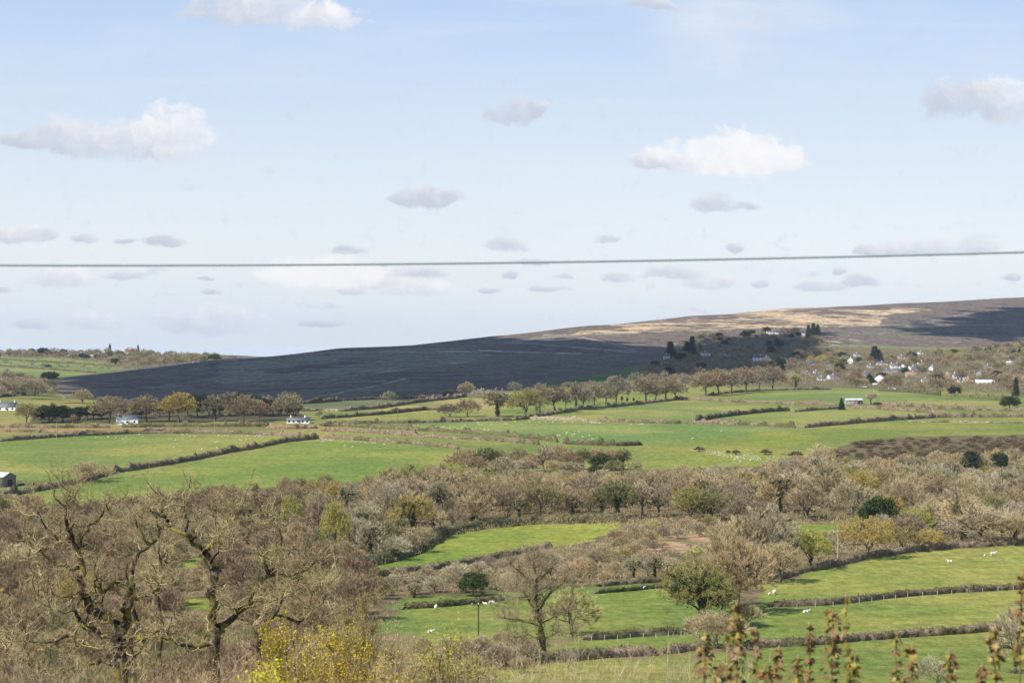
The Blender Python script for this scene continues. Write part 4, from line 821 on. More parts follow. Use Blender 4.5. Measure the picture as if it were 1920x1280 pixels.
def wood(pl, dx, dy, hts, kinds, tints, name, group, where, endmark, widths=(.85, 1.15), parts=True, maxcover=1, ranks=6, seed=1, y0=None, avoid=7., cat='tree', limit=None, houses=None):
    """fills a plan polygon (image rows of the feet) with single trees; labels count them off by rank"""
    rnd = random.Random(seed); xs = [p[0] for p in pl]; ys = [p[1] for p in pl]; got = []
    Ys = sorted((gY(np.mean(xs), min(ys), y0), gY(np.mean(xs), max(ys), y0))); Y = Ys[0]
    while Y < Ys[1] * 1.02:
        step = dx / Y * F; x = min(xs) + rnd.random() * step
        while x < max(xs):
            px = x + rnd.uniform(-.3, .3) * step; yy = Y + rnd.uniform(-.45, .45) * dy; X = (px - CX) / F * yy; z = float(zat(X, yy)); row = CY - z / yy * F
            x += step * rnd.uniform(.8, 1.2)
            if not inpoly(px, row, pl): continue
            h = rnd.uniform(*hts); w = h * rnd.uniform(*widths); top = row - h / yy * F
            for _ in range(3):
                if covers(px, yy, top, row, w / yy * F) > maxcover: h *= .72; w *= .8; top = row - h / yy * F
            if covers(px, yy, top, row, w / yy * F) > maxcover: continue
            if houses is not None:
                if any(abs(px - a) < b * (.8 if a > 1530 else .3) + w / yy * F * .20 and top < c + (d - c) * .45 and row > c + 2 and yy < e for a, b, c, d, e in houses): continue
            if any(abs(px - a) / F * yy < avoid * .5 and abs(yy - b) < avoid * .6 for a, b in OCC): continue
            got.append([px, yy, X, z, h, w]); OCC.append((px, yy))
        Y += dy
    if limit and len(got) > limit: rnd.shuffle(got); got = got[:limit]
    PEND.append((got, dict(kinds=kinds, tints=tints, name=name, group=group, where=where, endmark=endmark, parts=parts, ranks=ranks, cat=cat, seed=seed)))
    return len(got)
cnt = []
BT = {'bare': 8, 'ivy': 2.8, 'bush': 1.6, 'slim': 1.2, 'budding': 1.1, 'evergreen': .25}
# main wood across the valley
cnt.append(wood(poly(640, 975, 700, 935, 860, 900, 1200, 893, 1480, 890, 1480, 985, 1350, 990, 1180, 975, 1000, 978, 880, 990, 800, 1010, 660, 1060), 7.6, 15.5, (8.5, 15), BT, ['grey', 'brown', 'brown', 'brown', 'umber', 'grey', 'purple', 'umber', 'fern'], 'bare_tree', 'trees of the valley wood', 'the valley wood', 'the oval field tip', widths=(.8, 1.12), ranks=9, seed=2))
cnt.append(wood(poly(1480, 890, 1600, 872, 1940, 868, 1980, 1010, 1800, 1015, 1640, 1030, 1600, 975, 1480, 978), 8.2, 17.5, (7.5, 14.5), {'bare': 7, 'ivy': 2., 'bush': 1.8, 'budding': 1.5, 'evergreen': .35, 'slim': .8}, ['grey', 'brown', 'brown', 'grey', 'umber', 'purple', 'fern', 'umber', 'brown', 'pale'], 'woodland_tree', 'trees of the bracken wood', 'the bracken wood', 'the pole', widths=(.85, 1.15), ranks=8, seed=3))
# left wood behind the old oaks
cnt.append(wood(poly(-60, 985, 140, 965, 330, 940, 500, 930, 640, 920, 660, 1060, 740, 1090, 640, 1200, 400, 1250, -60, 1260), 9.5, 20, (7, 10.5), {'bare': 6, 'bush': 3, 'ivy': .6, 'slim': .5, 'budding': .5}, ['umber', 'brown', 'umber', 'chestnut', 'chestnut', 'fern', 'chestnut'], 'leafless_tree', 'trees of the left wood', 'the oak wood', 'the barn', ranks=8, seed=4, maxcover=2))
cnt.append(wood(poly(-80, 1270, 640, 1230, 640, 1420, -80, 1420), 8.5, 16, (6, 8.5), {'bare': 5, 'bush': 4}, ['chestnut', 'umber', 'fern', 'chestnut'], 'leafless_tree', 'trees of the slope below the oaks', 'the slope wood', 'the barn', ranks=5, seed=5, maxcover=3))
# scrub round the soil scar and along the paddocks
cnt.append(wood(poly(930, 1105, 1000, 1060, 1100, 1040, 1170, 1005, 1240, 985, 1340, 990, 1400, 1010, 1400, 1100, 1260, 1090, 1100, 1100), 6.5, 11, (3, 5.5), {'bush': 6, 'bare': 2, 'evergreen': .6}, ['brown', 'grey', 'purple', 'russet', 'olive'], 'thorn_tree', 'scrub round the soil scar', 'the scar scrub', 'the holly', widths=(1.1, 1.5), ranks=5, seed=6, cat='bush'))
cnt.append(wood(poly(660, 1085, 760, 1072, 940, 1060, 960, 1108, 860, 1120, 720, 1125, 640, 1130), 6., 10, (3, 5.), {'bush': 6, 'bare': 1.5, 'evergreen': .5, 'ivy': .6}, ['grey', 'brown', 'pale', 'purple'], 'thorn_tree', 'scrub above the sheep paddock', 'the paddock scrub', 'the olive bush', widths=(1.1, 1.5), ranks=3, seed=7, cat='bush'))
cnt.append(wood(poly(780, 1215, 900, 1200, 1000, 1205, 1010, 1260, 820, 1270), 6., 9, (2.4, 4.), {'bush': 6}, ['brown', 'purple', 'grey'], 'thorn_bush', 'scrub at the foot of the dark pole', 'the dark pole scrub', 'the olive bush', widths=(1.1, 1.5), ranks=2, seed=8, cat='bush'))
cnt.append(wood(poly(1420, 1010, 1600, 1000, 1640, 1040, 1480, 1075, 1430, 1085), 8., 13, (4.5, 7), {'budding': 3, 'bare': 3, 'bush': 2}, ['brown', 'grey'], 'bare_tree', 'trees behind the pale pole', 'the pale pole belt', 'the thorn tree', ranks=2, seed=9))
# gorse and bracken bank
cnt.append(wood(poly(1500, 862, 1560, 848, 1610, 836, 1700, 826, 1800, 824, 1960, 820, 1960, 872, 1700, 880, 1560, 880), 6.6, 15, (2.0, 3.4), {'gorse': 6, 'bush': 2}, ['gorse'], 'gorse_bush', 'gorse bank above the bracken wood', 'the gorse bank', 'the stone scatter', widths=(1.8, 2.6), parts=False, ranks=5, seed=10, cat='bush', avoid=4))
for i, (px, b, t, w, lab) in enumerate([(1311, 846, 836, 20, 'dark gorse bush at the near end of the white stone scatter'), (1365, 850, 843, 10, 'small gorse bush among the white stones'), (1380, 852, 842, 17, 'rounder gorse bush among the white stones'), (1436, 852, 841, 22, 'dark gorse bush standing clear in the pasture'),
                                       (1468, 852, 846, 9, 'tiny olive gorse bush between two bigger ones'), (1492, 858, 844, 28, 'wide gorse bush at the edge of the brown bank'), (715, 902, 894, 12, 'little brown bush at the bottom of the green slope')]):
    tree('gorse', 'gorse_bush', px, b, t, w, 'gorse' if i != 4 else 'olive', lab, 'bush', 'gorse bushes in the pasture', parts=False)

# ------------------------------------------------------------------ houses
def house(name, label, px, base, wpx, hpx, depth=7., yaw=0., wall='white', roof='slate', chim=(.0,), win=2, gable=False, group='village houses', flat=False, y0=None, porch=False, door=True, roofh=.38):
    p = gp(px, base, y0); k = p[1] / F; w = wpx * k; h = hpx * k; r = empty(name, p - [0, 0, .3], yaw)
    eh = h * (1 - roofh) + .3 if not flat else h + .3
    if gable: w, depth = depth, w
    d2, w2 = depth / 2, w / 2; rh = h - eh + .3
    if gable: pass
    mb = MB()
    if flat:
        mb.box((0, 0, eh / 2 - .2), (w, depth, eh + .4)); mb.build('wall', M[wall], r)
        rb = MB(); rb.box((0, 0, eh + .12), (w + .5, depth + .5, .22)); rb.build('roof', M[roof], r)
    else:
        V = [(-w2, -d2, -.4), (w2, -d2, -.4), (w2, d2, -.4), (-w2, d2, -.4), (-w2, -d2, eh), (w2, -d2, eh), (w2, d2, eh), (-w2, d2, eh), (-w2, 0, eh + rh), (w2, 0, eh + rh)]
        mb.add(V, [(0, 1, 5, 4), (2, 3, 7, 6)]); mb.add(V, [(5, 6, 9), (7, 4, 8)]); mb.add(V, [(1, 2, 6, 5), (3, 0, 4, 7)]); mb.build('wall', M[wall], r)
        rb = MB(); o = .35; sl = rh / d2; t = .14
        for s in (-1, 1):
            a = np.array([(-w2 - o, s * (d2 + o), eh - o * sl + .03), (w2 + o, s * (d2 + o), eh - o * sl + .03), (w2 + o, s * .002, eh + rh + .03), (-w2 - o, s * .002, eh + rh + .03)])
            rb.add(np.concatenate([a, a + [0, 0, t]]), [(0, 1, 2, 3), (4, 5, 6, 7), (0, 1, 5, 4), (1, 2, 6, 5), (2, 3, 7, 6), (3, 0, 4, 7)])
        ro = rb.build('roof', M[roof], r)
        for c in chim:
            cb = MB(); cb.box((c * w, 0, eh + rh + .25), (.8, .7, 1.6)); cb.box((c * w, 0, eh + rh + 1.1), (.95, .85, .12)); cb.tube([(c * w, 0, eh + rh + 1.1), (c * w, 0, eh + rh + 1.5)], .13, 6); cb.build('chimney', M[wall], ro)
    two = eh > 4.2 and not flat
    for i in range(win):
        x = (i + .5) / win * w - w2
        for fl in ((1.5, 4.0) if two else (1.55,)):
            if fl > eh - .5: continue
            fb = MB(); fb.box((x, -d2 - .03, fl), (1.35, .07, 1.3)); fr = fb.build('window', M['white' if wall != 'white' else 'cream'], r)
            gb = MB(); gb.box((x, -d2 - .055, fl), (1.1, .06, 1.08)); gb.build('pane', M['glass'], fr)
    if gable:
        for sx in (1, -1):
            gb = MB(); gb.box((sx * (w2 + .04), 0, 1.9), (.06, 1.4, 1.3)); gb.build('window', M['glass'], r)
    if door:
        db = MB(); db.box((w * .06 + .2, -d2 - .035, 1.15), (.95, .06, 2.0)); db.build('door', M['oldwood'], r)
    if porch:
        pb = MB(); pw = w * .36; ph = eh * .62; x0 = -w * .36
        V = [(x0 - pw / 2, -d2 - 3, -.4), (x0 + pw / 2, -d2 - 3, -.4), (x0 + pw / 2, -d2, -.4), (x0 - pw / 2, -d2, -.4), (x0 - pw / 2, -d2 - 3, ph * .55), (x0 + pw / 2, -d2 - 3, ph * .55), (x0 + pw / 2, -d2, ph * .55), (x0 - pw / 2, -d2, ph * .55), (x0, -d2 - 3, ph * 1.1), (x0, -d2 + .1, ph * 1.1)]
        pb.add(V, [(0, 1, 5, 4), (1, 2, 6, 5), (3, 0, 4, 7)]); pb.add(V, [(4, 5, 8)]); pb.build('porch', M[wall], r)
        qb = MB(); V2 = [(x0 - pw / 2 - .3, -d2 - 3.3, ph * .5), (x0, -d2 - 3.3, ph * 1.13), (x0, -d2 + .1, ph * 1.13), (x0 - pw / 2 - .3, -d2 + .1, ph * .5), (x0 + pw / 2 + .3, -d2 - 3.3, ph * .5), (x0 + pw / 2 + .3, -d2 + .1, ph * .5)]
        V2 = np.array(V2); qb.add(np.concatenate([V2, V2 + [0, 0, .12]]), [(0, 1, 2, 3), (1, 4, 5, 2), (6, 7, 8, 9), (7, 10, 11, 8), (0, 1, 7, 6), (1, 4, 10, 7)]); qb.build('porch_roof', M[roof], r)
    return tag(r, label, 'house', group)
HB = []
def H(label, px, base, w, h, **k):
    HB.append((px, w / 2, base - h, base, gY(px, base, k.get('y0')))); return house(k.pop('name', 'house'), label, px, base, w, h, **k)
H('white two-storey cottage with dark-roofed porch beside the lane', 239, 794, 40, 16, wall='white', porch=True, win=3, chim=(-.42,), group='lane cottages', yaw=.12, name='cottage')
H('long low white bungalow with grey roof and two chimneys', 560, 793, 42, 10.5, win=5, chim=(-.35, .28), group='lane cottages', name='bungalow', roofh=.42)
H('stone farmhouse with slate roof and white front by the olive tree', 14, 769, 34, 15, wall='white', win=3, chim=(-.4, .4), group='lane cottages', name='farmhouse', roofh=.5)
for a in (
 ('large white gable-fronted house with grey roof at the village edge', 1650, 721, 24, 19, dict(yaw=1.25, depth=13., chim=(), win=2, roofh=.45)),
 ('long white flat-roofed hall at the village end', 1854, 720, 46, 9, dict(flat=True, win=6, depth=14., name='village_hall')),
 ('small white tall gable house alone among dark trees', 1595, 682, 11, 12, dict(yaw=1.2, depth=8., win=1)),
 ('low white house behind the evergreens near the tall gable house', 1653, 685, 20, 7, dict(win=3)),
 ('bright white house with tall chimney in the village centre', 1678, 692, 18, 11, dict(win=2, chim=(-.35, .2))),
 ('bright white gabled house next to the tall-chimney house', 1696, 692, 16, 10, dict(yaw=.9, win=2, chim=(.3,))),
 ('white twin-gabled house beside the big dark bush', 1712, 696, 19, 10, dict(yaw=.5, win=3)),
 ('house with wide grey slate roof in the village centre', 1681, 702, 22, 10, dict(wall='stonewall', win=2, roofh=.6)),
 ('brown tiled house with white end wall', 1711, 708, 26, 11, dict(wall='cream', roof='tile', win=3, roofh=.55)),
 ('terracotta roofed house beside the white chimney stack', 1777, 708, 18, 10, dict(wall='cream', roof='tile', win=2, roofh=.55)),
 ('narrow white house end with tall white chimney', 1790, 712, 6, 13, dict(win=1, chim=(0,), depth=5.)),
 ('white house with grey roof at the road into the village', 1562, 711, 20, 9, dict(win=3, yaw=.3)),
 ('white bungalow just behind the last beech', 1513, 704, 18, 8, dict(win=3)),
 ('grey stone house with white chimney above the bungalow', 1519, 686, 15, 10, dict(wall='stonewall', win=2, chim=(.42,))),
 ('white three-chimney house on the shaded slope', 1426, 677, 28, 11, dict(win=4, chim=(-.4, 0, .4), y0=1700)),
 ('white-striped house halfway along the shaded slope', 1357, 668, 22, 9, dict(win=4)),
 ('white gabled cottage on the shaded slope', 1322, 667, 18, 8, dict(win=2, yaw=.5)),
 ('tall pale house under dark firs at the end of the slope', 1250, 675, 12, 12, dict(win=2, wall='white')),
 ('long white house high on the moor edge', 1448, 626, 22, 5.5, dict(win=4)),
 ('white house beside the tallest firs on the moor edge', 1510, 629, 22, 8, dict(win=3, chim=(-.4,))),
 ('small white house end behind the dark round tree', 1472, 679, 8, 7, dict(win=1)),
 ('white cottage with tall chimney in the shaded wood', 1321, 648, 12, 7, dict(win=2, chim=(.45,))),
 ('pale roof showing among the trees at the picture edge', 1894, 683, 16, 6, dict(win=2, roof='iron')),
 ('small pale house below the bleached moor grass', 1726, 664, 9, 6, dict(win=1)),
 ('dim white cottage on the lowest shaded green', 1313, 679, 8, 5, dict(win=1)),
 ('cream house among the willows near the terracotta roof', 1735, 716, 14, 7, dict(wall='cream', win=2)),
 ('white cottage behind the hedge right of the road', 1540, 713, 16, 7, dict(win=2)),
 ('small white cottage under the large dark village fir', 1632, 690, 12, 7, dict(win=1)), ('white house end among brown trees beyond the village centre', 1748, 694, 12, 8, dict(win=2, yaw=.8)),
 ('cream bungalow beside the long flat-roofed hall', 1815, 714, 18, 7, dict(wall='cream', win=3, roof='tile')), ('grey house with pale gable behind the flat-roofed hall', 1838, 704, 14, 9, dict(wall='stonewall', win=2, yaw=.9)), ('white shed at the foot of the tall white chimney', 1800, 716, 9, 5, dict(win=1)),
 ('white cottage high among the trees left of the large fir', 1606, 668, 11, 6, dict(win=1)), ('long grey roof between the village fir and the gable house', 1622, 704, 20, 7, dict(wall='cream', win=3, roofh=.6)), ('whitewashed house behind the twin-gabled one', 1728, 684, 14, 7, dict(win=2)), ('pale house on the upper lane of the village', 1690, 672, 12, 6, dict(win=2)), ('white house at the far side of the village trees', 1852, 690, 13, 6, dict(win=2)), ('small white cottage near the ivy-clad tree', 1530, 700, 10, 6, dict(win=1)), ('grey cottage at the edge of the shaded wood', 1556, 690, 12, 7, dict(wall='stonewall', win=2)),
 ('grey roofed row house above the wide slate roof', 1662, 699, 14, 8, dict(wall='cream', win=2)),
):
    H(a[0], *a[1:5], **a[5])
H('low white farm building on the far hill skyline', 372, 680, 24, 5, win=3, y0=2900, group='far hill buildings', name='farm_building')
H('tiny white farm roof among the far hill trees', 168, 667, 14, 4.5, win=2, y0=2900, group='far hill buildings', name='farm_building')
def barn(name, label, px, base, wpx, hpx, depth, yaw, wall, roof):
    p = gp(px, base); k = p[1] / F; w = wpx * k; h = hpx * k; r = empty(name, p - [0, 0, .2], yaw); eh = h * .72; d2, w2 = depth / 2, w / 2; rh = h - eh
    mb = MB(); V = [(-w2, -d2, 0), (w2, -d2, 0), (w2, d2, 0), (-w2, d2, 0), (-w2, -d2, eh), (w2, -d2, eh), (w2, d2, eh), (-w2, d2, eh), (-w2, 0, eh + rh), (w2, 0, eh + rh)]
    mb.add(V, [(0, 1, 5, 4), (2, 3, 7, 6), (1, 2, 6, 5), (3, 0, 4, 7)]); mb.add(V, [(5, 6, 9), (7, 4, 8)]); mb.build('wall', M[wall], r)
    rb = MB(); n = 30; sl = rh / d2
    for s in (-1, 1):   # corrugated sheets
        xs = np.linspace(-w2 - .3, w2 + .3, n * 2 + 1); zz = (np.arange(n * 2 + 1) % 2) * .06
        A = np.stack([xs, np.full_like(xs, s * (d2 + .3)), eh - .3 * sl + .04 + zz], 1); B = np.stack([xs, np.full_like(xs, s * .002), eh + rh + .04 + zz], 1)
        rb.add(np.concatenate([A, B]), [(q, q + 1, q + 2 * n + 2, q + 2 * n + 1) for q in range(2 * n)])
    rb.build('roof', M[roof], r)
    db = MB(); db.box((w * .2, -d2 - .04, eh * .38), (w * .22, .08, eh * .76)); db.build('door', M['glass'], r)
    db = MB(); db.box((w2 + .04, d2 * .1, eh * .36), (.08, depth * .35, eh * .72)); db.build('door', M['darkwood'], r)
    for q in np.linspace(-w2 + .4, w2 - .4, 5):
        b = MB(); b.box((q, -d2 - .06, eh / 2), (.18, .12, eh)); b.build('post', M['oldwood'], r)
    return tag(r, label, 'barn', 'farm barns')
barn('barn', 'grey barn with blue iron roof at the edge of the sheep field', 2, 911, 36, 27, 9, -.35, 'oldwood', 'blueiron')
barn('barn', 'small tin-roofed barn between the dark fir and the pale willow', 1600, 757, 32, 11, 7, .1, 'stonewall', 'iron')
# caravan, car
def caravan():
    p = gp(1672, 732); r = empty('caravan', p, .05); b = MB(); P = np.array([(-3, .55), (-3, 2.0), (-2.7, 2.6), (2.7, 2.6), (3, 2.0), (3, .55)])
    V = np.concatenate([np.stack([P[:, 0], np.full(6, -1.1), P[:, 1]], 1), np.stack([P[:, 0], np.full(6, 1.1), P[:, 1]], 1)])
    b.add(V, [(0, 1, 4, 5), (1, 2, 3, 4), (6, 7, 10, 11), (7, 8, 9, 10)] + [(i, (i + 1) % 6, 6 + (i + 1) % 6, 6 + i) for i in range(6)]); b.build('body', M['white'], r)
    for x in (-1.8, 0, 1.8): w = MB(); w.box((x, -1.12, 1.75), (1.1, .05, .6)); w.build('window', M['glass'], r)
    for s in (-1, 1): w = MB(); w.tube([(0, s * .95, .35), (0, s * 1.15, .35)], .36, 12); w.build('wheel', M['cable'], r)
    w = MB(); w.tube([(3, 0, .55), (4.2, 0, .5)], .06, 6); w.build('tow_bar', M['iron'], r)
    tag(r, 'white caravan parked behind the clipped village hedge', 'caravan')
caravan()
def car(px, base, label):
    p = gp(px, base); r = empty('parked_car', p, .1); b = MB(); P = np.array([(-2.1, .35), (-2.1, .85), (-1.3, .95), (-.75, 1.45), (.9, 1.45), (1.6, .95), (2.1, .85), (2.1, .35)]); n = 8
    V = np.concatenate([np.stack([P[:, 0], np.full(n, -.85), P[:, 1]], 1), np.stack([P[:, 0], np.full(n, .85), P[:, 1]], 1)])
    b.add(V, [(i, (i + 1) % n, n + (i + 1) % n, n + i) for i in range(n)] + [(0, 1, 6, 7), (1, 2, 5, 6), (2, 3, 4, 5), (8, 9, 14, 15), (9, 10, 13, 14), (10, 11, 12, 13)]); b.build('body', M['white'], r)
    for s in (-1, 1):
        w = MB(); w.add([(-1.1, s * .86, .98), (-.65, s * .86, 1.38), (.8, s * .86, 1.38), (1.35, s * .86, .98)], [(0, 1, 2, 3)]); w.build('window', M['glass'], r)
        for x in (-1.35, 1.35): w = MB(); w.tube([(x, s * .7, .33), (x, s * .88, .33)], .33, 12); w.build('wheel', M['cable'], r)
    tag(r, label, 'car')
car(1620, 726, 'white car parked on the village road')
car(222, 797, 'white vehicle parked in front of the porch cottage')

for a, b, c, d, e in HB:
    for ax in (-.6, 0, .6):
        for ay in ((.2,) if a > 1530 else ()): KS = np.concatenate([KS, [(a + ax * b, c + ay * (d - c), e - 3)]])
# village trees and the shaded slope
VZ = poly(1205, 700, 1240, 668, 1290, 640, 1320, 628, 1430, 630, 1530, 630, 1560, 655, 1700, 665, 1800, 660, 1900, 650, 1980, 645, 1980, 745, 1890, 742, 1790, 736, 1640, 727, 1560, 724, 1470, 722, 1290, 718)
cnt.append(wood(poly(1470, 724, 1500, 690, 1560, 660, 1700, 668, 1800, 662, 1990, 640, 1990, 748, 1890, 744, 1790, 736, 1640, 729), 12.5, 34, (8, 14), {'bare': 8, 'bush': 2, 'evergreen': .7, 'conifer': .3, 'budding': .8}, ['grey', 'umber', 'umber', 'chestnut', 'purple', 'fern', 'umber'], 'garden_tree', 'trees in and around the village', 'the village trees', 'the beech clump', widths=(.9, 1.25), parts=False, ranks=12, seed=12, avoid=8, houses=HB, limit=260))
cnt.append(wood(poly(1205, 712, 1240, 670, 1290, 645, 1330, 632, 1430, 632, 1530, 632, 1560, 660, 1500, 695, 1470, 720, 1290, 722), 15, 55, (8, 14), {'bare': 8, 'bush': 2, 'evergreen': 2.6, 'conifer': .9}, ['umber', 'chestnut', 'purple', 'chestnut'], 'slope_tree', 'trees on the shaded slope', 'the shaded slope', 'the moor', widths=(.9, 1.25), parts=False, ranks=9, seed=13, avoid=10, houses=HB, limit=130))
for px, b, t, w, ti, kd, lab in [(1516, 630, 609, 12, 'pine', 'conifer', 'tall fir nearer the white moor-edge house'), (1525, 630, 605, 14, 'pine', 'conifer', 'tallest fir on the moor edge'), (1533, 630, 608, 14, 'pine', 'conifer', 'outer tall fir on the moor edge'), (1298, 668, 630, 18, 'pine', 'conifer', 'tall dark fir standing in the shaded wood'), (1288, 668, 640, 22, 'pine', 'conifer', 'broad dark fir beside the tall one in the shaded wood'),
                                 (1257, 674, 640, 24, 'pine', 'conifer', 'dark fir over the tall pale house'), (1465, 690, 670, 16, 'dark', 'evergreen', 'dark round tree behind the last beech'), (1640, 682, 648, 24, 'pine', 'conifer', 'large dark fir in the middle of the village'), (1648, 682, 655, 20, 'pine', 'conifer', 'second dark fir leaning on the large village fir'), (1438, 625, 611, 18, 'pine', 'evergreen', 'flat-topped dark pine on the moor edge'), (1408, 628, 617, 18, 'dark', 'evergreen', 'low dark tree on the moor edge'),
                                 (1470, 628, 611, 22, 'purple', 'bare', 'purplish tree between the moor-edge houses'), (1490, 628, 612, 24, 'purple', 'bare', 'second purplish tree between the moor-edge houses'), (1348, 634, 622, 14, 'dark', 'evergreen', 'dark tree at the top of the shaded wood'), (1698, 704, 684, 14, 'dark', 'evergreen', 'dark bush in front of the white village gables'), (1658, 722, 710, 12, 'dark', 'evergreen', 'dark shrub in front of the large gable house'),
                                 (1575, 700, 678, 22, 'dark', 'evergreen', 'dark round evergreen left of the tall gable house'), (1905, 742, 708, 14, 'pine', 'conifer', 'dark fir at the picture edge of the village'), (1630, 718, 698, 12, 'dark', 'evergreen', 'dark tree left of the large gable house')]:
    tree(kd, {'conifer': 'fir_tree', 'evergreen': 'evergreen_tree'}.get(kd, 'garden_tree'), px, b, t, w, ti, lab, 'tree', 'landmark trees of village and moor edge', parts=False)
# trees of the far hill
fx = [(18, 668, 655, 22, 'brown'), (40, 668, 654, 20, 'grey'), (60, 667, 654, 18, 'pine'), (80, 667, 652, 20, 'pine'), (100, 666, 653, 22, 'purple'), (118, 667, 655, 18, 'pine'), (136, 668, 656, 18, 'brown'), (152, 668, 656, 16, 'grey'), (168, 668, 655, 16, 'brown'), (182, 668, 654, 18, 'purple'), (202, 667, 652, 18, 'brown'), (206, 667, 647, 7, 'pine'), (222, 667, 657, 10, 'grey'),
      (243, 667, 652, 20, 'russet'), (252, 667, 653, 14, 'brown'), (259, 667, 649, 7, 'pine'), (271, 667, 655, 14, 'grey'), (282, 667, 656, 12, 'grey'), (296, 668, 660, 10, 'grey'), (322, 668, 658, 18, 'brown'), (340, 670, 661, 12, 'grey'), (352, 670, 661, 14, 'pale'), (366, 671, 662, 14, 'grey'), (390, 672, 663, 16, 'brown'), (402, 673, 664, 14, 'purple'), (415, 674, 667, 10, 'brown'), (436, 675, 667, 14, 'purple')]
for i, (px, b, t, w, ti) in enumerate(fx):
    kd = 'conifer' if ti == 'pine' and w < 10 else 'evergreen' if ti == 'pine' else 'bare'
    tree(kd, 'skyline_tree', px, b, t - 2.5, w * 1.1, ti, f"{WORD[ti]} {'fir' if kd == 'conifer' else 'tree'} on the far hill skyline, {ordn(i + 1)} counting towards the moor", 'tree', 'trees on the far hill skyline', parts=False, y0=3000)
cnt.append(wood(poly(-20, 671, -20, 663, 120, 665, 260, 667, 420, 671, 400, 682, 330, 684, 250, 692, 215, 688, 205, 679, 120, 673), 16, 50, (9, 15), {'bare': 6, 'bush': 2, 'evergreen': .6, 'budding': .4}, ['grey', 'umber', 'purple', 'fern', 'umber'], 'hillside_tree', 'trees below the far hill skyline', 'the far hill', 'the green fields', widths=(1., 1.4), parts=False, ranks=5, seed=15, y0=2900, avoid=10, limit=130))
cnt.append(wood(poly(-40, 745, -40, 705, 30, 712, 90, 725, 105, 740, 60, 744), 13, 45, (7, 13), {'bare': 6, 'bush': 3}, ['grey', 'brown', 'pale', 'russet'], 'bare_tree', 'trees below the moor toe', 'below the moor toe', 'the farmhouse', widths=(1., 1.3), parts=False, ranks=3, seed=16, avoid=10, houses=HB))
print('WOODS', cnt)

def settle():
    """leaves out trees that stand wholly behind nearer ones, then builds and labels the rest"""
    G = np.zeros((330, 520), bool); items = []
    for gi, (got, k) in enumerate(PEND):
        for ti, q in enumerate(got): items.append((q[1], gi, ti, q[0], CY - q[3] / q[1] * F, q[4] / q[1] * F, q[5] / q[1] * F))
    for k_, nm_, px_, b_, t_, w_, ti_, lab_, g_ in T: items.append((gY(px_, b_, 2750 if 'far green field' in lab_ else None), -1, 0, px_, b_, b_ - t_, w_))
    keep = set(); yy, xx = np.mgrid[0:330, 0:520]; xx = xx * 4. - 60; yy = yy * 4.
    for Y, gi, ti, px, row, h, w in sorted(items):
        c0, c1, r0, r1 = int((px - w + 60) // 4), int((px + w + 60) // 4) + 1, int((row - h) // 4), int(row // 4) + 1
        c0, c1, r0, r1 = max(c0, 0), min(c1, 520), max(r0, 0), min(r1, 330)
        if c1 <= c0 or r1 <= r0: continue
        e = ((xx[r0:r1, c0:c1] - px) / (w * .52 + 2)) ** 2 + ((yy[r0:r1, c0:c1] - row + h * .52) / (h * .5 + 2)) ** 2
        q = (e < 1) & (yy[r0:r1, c0:c1] < 1280) & (xx[r0:r1, c0:c1] > -8) & (xx[r0:r1, c0:c1] < 1928); g_ = G[r0:r1, c0:c1]
        if gi >= 0 and (q.sum() == 0 or (q & ~g_).sum() / q.sum() < .10): continue
        keep.add((gi, ti)); g_ |= e < .52
    for gi, (got, K) in enumerate(PEND):
        got = [q for ti, q in enumerate(got) if (gi, ti) in keep]; KEPT.append(len(got)); rnd = random.Random(K['seed'] + 100)
        kinds, tints, name, group, where, endmark, parts, ranks, cat = (K[x] for x in ('kinds', 'tints', 'name', 'group', 'where', 'endmark', 'parts', 'ranks', 'cat'))
        got.sort(key=lambda q: q[1]); n = max(1, math.ceil(len(got) / ranks))
        RK = ['front', 'second', 'third', 'fourth', 'fifth', 'sixth', 'seventh', 'eighth', 'ninth', 'tenth', 'eleventh', 'twelfth']
        for r in range(0, len(got), n):
            rank = sorted(got[r:r + n])
            for i, (px, yy, X, z, h, w) in enumerate(rank):
                kd = rnd.choices(list(kinds), list(kinds.values()))[0]; ti = rnd.choice(tints) if kd not in ('evergreen', 'conifer') else rnd.choice(['holly', 'dark'])
                if kd == 'budding': ti = rnd.choice(['olive', 'gold', 'olive', 'lime'])
                unit = {'slim': .55, 'bush': 1.35, 'gorse': 1.25, 'conifer': .5, 'beech': 1., 'budding': 1.05}.get(kd, .95); w2 = w / unit * (.5 if kd == 'slim' else .62 if kd == 'conifer' else 1)
                lf = {'gold': TINT['gold'], 'lime': TINT['lime'], 'olive': (.30, .27, .07)}.get(ti)
                nm = {'evergreen': 'holly_tree', 'conifer': 'fir_tree', 'ivy': 'ivy_clad_tree', 'budding': 'budding_tree', 'bush': 'thorn_bush', 'slim': 'slender_tree', 'gorse': 'gorse_bush'}.get(kd, name)
                o = plant(kd, nm, (X, yy, z), h, w2, ti, parts, lf)
                noun = {'evergreen': 'evergreen', 'conifer': 'fir', 'ivy': 'ivy-clad tree', 'budding': 'budding tree', 'bush': 'bush', 'slim': 'slim tree', 'gorse': 'gorse'}.get(kd, 'bare tree')
                tag(o, f"{WORD[ti]} {noun}, {ordn(i + 1)} from {endmark}, {RK[r // n]} rank, {where}".replace('golden budding budding', 'golden budding'), 'bush' if kd in ('bush', 'gorse') else cat, group)
    
KEPT = []
settle(); print('KEPT', KEPT)
